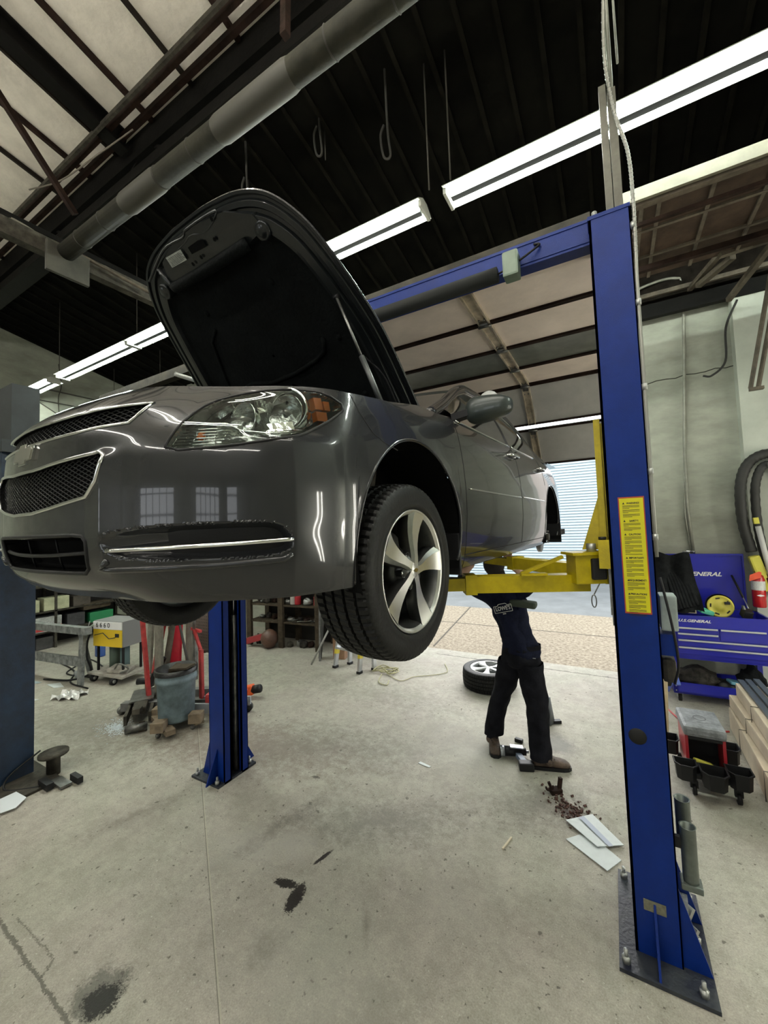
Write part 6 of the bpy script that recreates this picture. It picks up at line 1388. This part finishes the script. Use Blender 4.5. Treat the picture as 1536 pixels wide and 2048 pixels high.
b = B(STEEL); b.box(-.38, .0, -.12, .12, .17, .185); b.cyl((.4, -.1, .05), (.4, .1, .05), .04, 16); b.cyl((-.3, -.16, .04), (-.3, .16, .04), .04, 16); b.build('plate', t)
b = B(BLACKP); b.bar((-.42, .05, .2), (-.3, .2, .55), .05, .06); b.cyl((-.5, -.1, .25), (-.45, .05, .25), .04, 12); b.m(GALV).tube(bez([(-.45, .0, .22), (-.4, .05, .34), (-.3, .02, .27), (-.25, .06, .36)], 5), .009, 6); b.build('handle', t)
o = B(WOODD).cbox((0, 0, .02), (.2, .06, .03), rotm(0, 0, -.5)).build('wood_offcut', loc=(-4.56, 2.47, 0)); tag(o, 'small dark offcut of wood in front of the grimy jack', 'offcut')
# spill of pale granules
pb = B(mat('absorbent', (.50, .55, .58), .95, var=.2, scale=60)); rnd = random.Random(3)
for k in range(900):
    r_ = abs(rnd.gauss(0, .11)); a = rnd.random()*2*PI; q = rnd.uniform(.003, .008); x, y = -4.83+r_*math.cos(a)*1.2, 2.36+r_*math.sin(a)*.8
    pb.add([(x-q, y-q, .001), (x+q, y-q*.6, .001), (x, y+q, .001), (x, y, q*.9)], [(0, 1, 3), (1, 2, 3), (2, 0, 3)])
tag(pb.build('absorbent_granules'), 'spill of pale bluish granules on the floor by the grimy jack', 'granules', kind='stuff')
# welder cart with the yellow box
t = thing('welding_cart', 'small cart carrying a welder with a yellow side panel and cables', 'welding cart', (-6.4, 3.15, 0), R(12))
b = B(mat('welder_yellow', (.72, .50, .02), .4)); b.box(-.33, .22, -.14, -.13, .50, .74); b.m(mat('welder_grey', (.2, .2, .2), .5)); b.box(-.33, .24, -.13, .2, .50, .86); b.m(LETTER); b.box(-.33, .22, -.143, -.13, .745, .85)
b.m(BLKINK)
for k, ch in enumerate(('6', '6', '6', '0')): b.text(ch, .10, FACE_Y, (-.25+.075*k, -.145, .80), .001)
b.box(.10, .17, -.146, -.14, .64, .69); b.tube([(-.28, -.16, .66), (-.1, -.17, .70), (.0, -.16, .62), (.12, -.16, .64)], .006, 6)
b.build('welder', t)
b = B(BLACKP)
for x, y in ((-.28, -.1), (.2, -.1), (-.28, .18), (.2, .18)): b.bar((x, y, .06), (x, y, .5), .025, .025)
b.tube(bez([(-.33, -.1, .78), (-.42, -.15, .6), (-.40, -.18, .35), (-.36, -.16, .12), (-.6, -.25, .03), (-1.1, -.3, .02)], 6), .014, 6); b.build('frame', t)
b = B(mat('hose_pale', (.3, .34, .28), .6)); b.tube(bez([(-.32, -.15, .8), (-.46, -.12, .72), (-.52, -.15, .5), (-.45, -.18, .3)], 6), .016, 8); b.m(STEEL).tube([(-.40, -.14, .85), (-.44, -.15, .70), (-.50, -.15, .62), (-.46, -.15, .56)], .008, 6); b.build('gas_hose', t)
b = B(mat('dusty_platform', (.33, .31, .27), .8, var=.3, scale=9)); b.cbox((-.02, 0, .12), (.66, .42, .03), rotm(0, R(2), 0)); b.cbox((.1, -.05, .17), (.3, .2, .06), rotm(.1, .1, .3), bev=.02); b.m(STEEL).tube(bez([(.1, -.15, .2), (.25, -.2, .3), (.3, -.1, .2), (.2, -.15, .15)], 4), .012, 6); b.build('platform', t)
for x, y in ((-.3, -.15), (.14, -.2)): b = B(BLACKP); b.cyl((x-.02, y, .05), (x+.02, y, .05), .05, 16); b.m(GALV).cyl((x-.022, y, .05), (x+.022, y, .05), .025, 12); b.build('wheel', t)
b = B(mat('bottle_green', (.09, .13, .10), .5)); b.cyl((-.15, .05, .14), (-.15, .05, .5), .07, 16); b.m(mat('bottle_teal', (.12, .19, .2), .5)); b.cyl((.05, .05, .14), (.05, .05, .5), .06, 16); b.build('gas_bottle', t)
o = B(mat('dark_red_sheet', (.20, .035, .03), .6)); o.box(0, .26, 0, .02, 0, .65); tag(o.build('scrap_sheet', loc=(-6.1, 3.7, 0)), 'dark red metal panel standing right of the welding cart', 'panel')
# sawhorse
t = thing('sawhorse', 'paint-spattered grey sawhorse beside the navy column', 'sawhorse', (-7.5, 2.8, 0), R(4))
SH = mat('spattered_grey', (.16, .17, .165), .75, var=.5, scale=12, bump=.2)
b = B(SH); b.bar((-1.3, -.05, .70), (.98, -.06, .76), .09, .10); b.build('top_rail', t)
for (a, c) in (((.86, -.1, 0), (.78, -.03, .72)), ((.55, .2, 0), (.66, .0, .72)), ((-1.0, -.1, 0), (-.95, 0, .68)), ((-1.2, .2, 0), (-1.1, 0, .68))): B(SH).bar(a, c, .04, .10, (1, 0, 0)).build('leg', t)
b = B(SH); b.bar((-1.0, -.08, .26), (.84, -.08, .32), .03, .13); b.build('stretcher', t)
# shelving along the left wall with boxes
t = thing('wall_shelving', 'dark steel shelving loaded with boxes along the left wall', 'shelving', (-9.9, 2.2, 0))
for y in (0, 1.3, 2.6):
    for x in (0, .5): B(DIRTY).box(x-.02, x+.02, y-.02, y+.02, 0, 1.7).build('post', t)
B(mat('dark_backing', (.02, .019, .017), .9)).box(-.06, -.04, 0, 2.6, 0, 1.7).build('back_panel', t)  # dark sheet added so the space behind the boxes reads as shaded
for z in (.30, .68, 1.15): B(DIRTY).box(-.02, .52, 0, 2.6, z, z+.025).build('shelf', t)
GB = mat('printed_box', (.36, .37, .36), .6, var=.25, scale=18); PB = mat('yellowish_case', (.42, .43, .28), .6, var=.2, scale=8)
for k, (y, z, d, m_, lb) in enumerate(((.72, .325, (.3, .42, .27), GB, 'grey printed box nearest the navy column, middle shelf'), (1.2, .325, (.3, .40, .27), GB, 'grey printed box with a red stripe, middle shelf'), (.45, .71, (.3, .22, .30), BLACKP, 'black and white case on the upper shelf'), (.85, .71, (.3, .42, .22), PB, 'left yellowish case on the upper shelf'), (1.32, .71, (.3, .40, .24), PB, 'right yellowish case on the upper shelf'), (2.0, .60, (.3, .5, .12), WOODD, 'brown wooden box at the right end of the shelving'), (2.1, .325, (.3, .42, .2), mat('green_case', (.02, .20, .08), .5), 'green case on the middle shelf behind the welding cart'))):
    o = B(m_); o.cbox((0, 0, d[2]/2), d, rotm(0, 0, .05*(k % 3-1)), bev=.008)
    if k == 1: o.m(mat('red_stripe', (.45, .04, .04), .5)).box(.151, .155, -.2, .2, .02, .10)
    if k == 0: o.m(BLKINK); [o.box(.1505, .154, -.17+.09*q, -.12+.09*q, .12, .19) for q in range(4)]
    if k == 2: o.m(LETTER).box(.151, .155, -.10, -.05, .02, .26)
    o = o.build('storage_box', loc=(-9.55, 2.2+y, z)); tag(o, lb, 'box')
for k, (y, z, d, c_, lb) in enumerate(((.25, .0, (.3, .25, .24), (.10, .10, .09), 'grey tub on the floor under the shelving, near the navy column'), (.7, .0, (.3, .3, .26), (.20, .18, .12), 'tan drum box on the floor under the shelving'), (1.15, .0, (.3, .26, .22), (.05, .05, .05), 'black case on the floor under the shelving'), (1.65, .325, (.3, .3, .25), (.04, .04, .045), 'black case at the middle of the shelving'), (1.75, .705, (.3, .3, .2), (.06, .05, .04), 'dark carton on the upper shelf'), (.3, .325, (.3, .3, .25), (.12, .12, .12), 'dark grey case at the left of the middle shelf'))):
    o = B(mat('case_%d' % k, c_, .6, var=.3)).cbox((0, 0, d[2]/2), d, bev=.01).build('storage_case', loc=(-9.58, 2.2+y, z)); tag(o, lb, 'case')
for k, (x, y, lb) in enumerate(((-7.90, 3.58, 'blue washer-fluid jug nearest the sawhorse'), (-7.85, 3.86, 'blue washer-fluid jug nearest the welding cart'))):
    tt = thing('fluid_jug', lb, 'jug', (x, y, 0), .5*k)
    b = B(mat('blue_fluid', (.03, .09, .32), .2, coat=.3)); b.cbox((0, 0, .10), (.15, .11, .20), bev=.02); b.lathe([(.05, .19), (.03, .23), (.018, .25), (.018, .27)], n=14); b.tube([(.03, 0, .19), (.065, 0, .21), (.06, 0, .15)], .010, 6); b.build('bottle', tt); b = B(mat('cap_white', (.6, .62, .64), .5)); b.cyl((0, 0, .265), (0, 0, .29), .022, 12); b.build('cap', tt)
o = B(mat('foil', (.62, .62, .60), .3, .5, bump=1.0, bscale=14)); bm = bmesh.new(); bmesh.ops.create_grid(bm, x_segments=14, y_segments=10, size=1)
o.add([(v.co.x*.17+.02*math.sin(v.co.y*5), v.co.y*.12+.02*math.sin(v.co.x*7), .03+.022*math.sin(v.co.x*9+v.co.y*4)+.016*math.sin(v.co.y*13)) for v in bm.verts], [[v.index for v in f.verts] for f in bm.faces]); bm.free()
tag(o.build('crumpled_rag', loc=(-6.33, 2.52, 0), rot=(0, 0, R(30))), 'crumpled white rag on the floor in front of the sawhorse', 'rag')
for k, (x, y, lb, mt_) in enumerate(((-7.0, 2.62, 'white paper slip under the sawhorse, right one', PAPER), (-7.5, 2.5, 'bluish sheet under the sawhorse, left one', mat('bluish_sheet', (.26, .33, .36), .5)), (-6.75, 2.18, 'white paper slip beside the navy column', PAPER))):
    o = B(mt_).prism([(-.16, -.05), (.1, -.06), (.18, .02), (-.06, .07)], 0, .004).build('paper_slip', loc=(x, y, .001), rot=(0, 0, .3*k)); tag(o, lb, 'paper')
for k, (x, y, lb) in enumerate(((-6.85, 2.86, 'small pale cup on the floor under the sawhorse rail'), (-7.05, 2.9, 'small grey jar beside the pale cup'))):
    o = B(mat('cup_%d' % k, ((.5, .48, .42), (.3, .32, .32))[k], .5)).lathe([(0, 0), (.035, 0), (.042, .10), (.036, .10), (.03, .01), (0, .01)], n=16).build('cup', loc=(x, y, 0)); tag(o, lb, 'cup')
o = B(BLACKP); o.tube(bez([(-6.4, 2.75, .012), (-6.9, 2.75, .012), (-7.4, 3.0, .012), (-8.2, 3.1, .012)], 8), .011, 6); o.tube(bez([(-6.75, 3.1, .012), (-7.2, 3.3, .012), (-8.0, 3.4, .012), (-9.0, 3.2, .012)], 8), .011, 6); o.tube(bez([(-6.8, 3.0, .012), (-7.4, 2.9, .012), (-7.9, 3.25, .012), (-9.0, 3.0, .012)], 8), .011, 6)
tag(o.build('floor_cables'), 'black cables trailing across the floor from the welding cart to the left', 'cable')
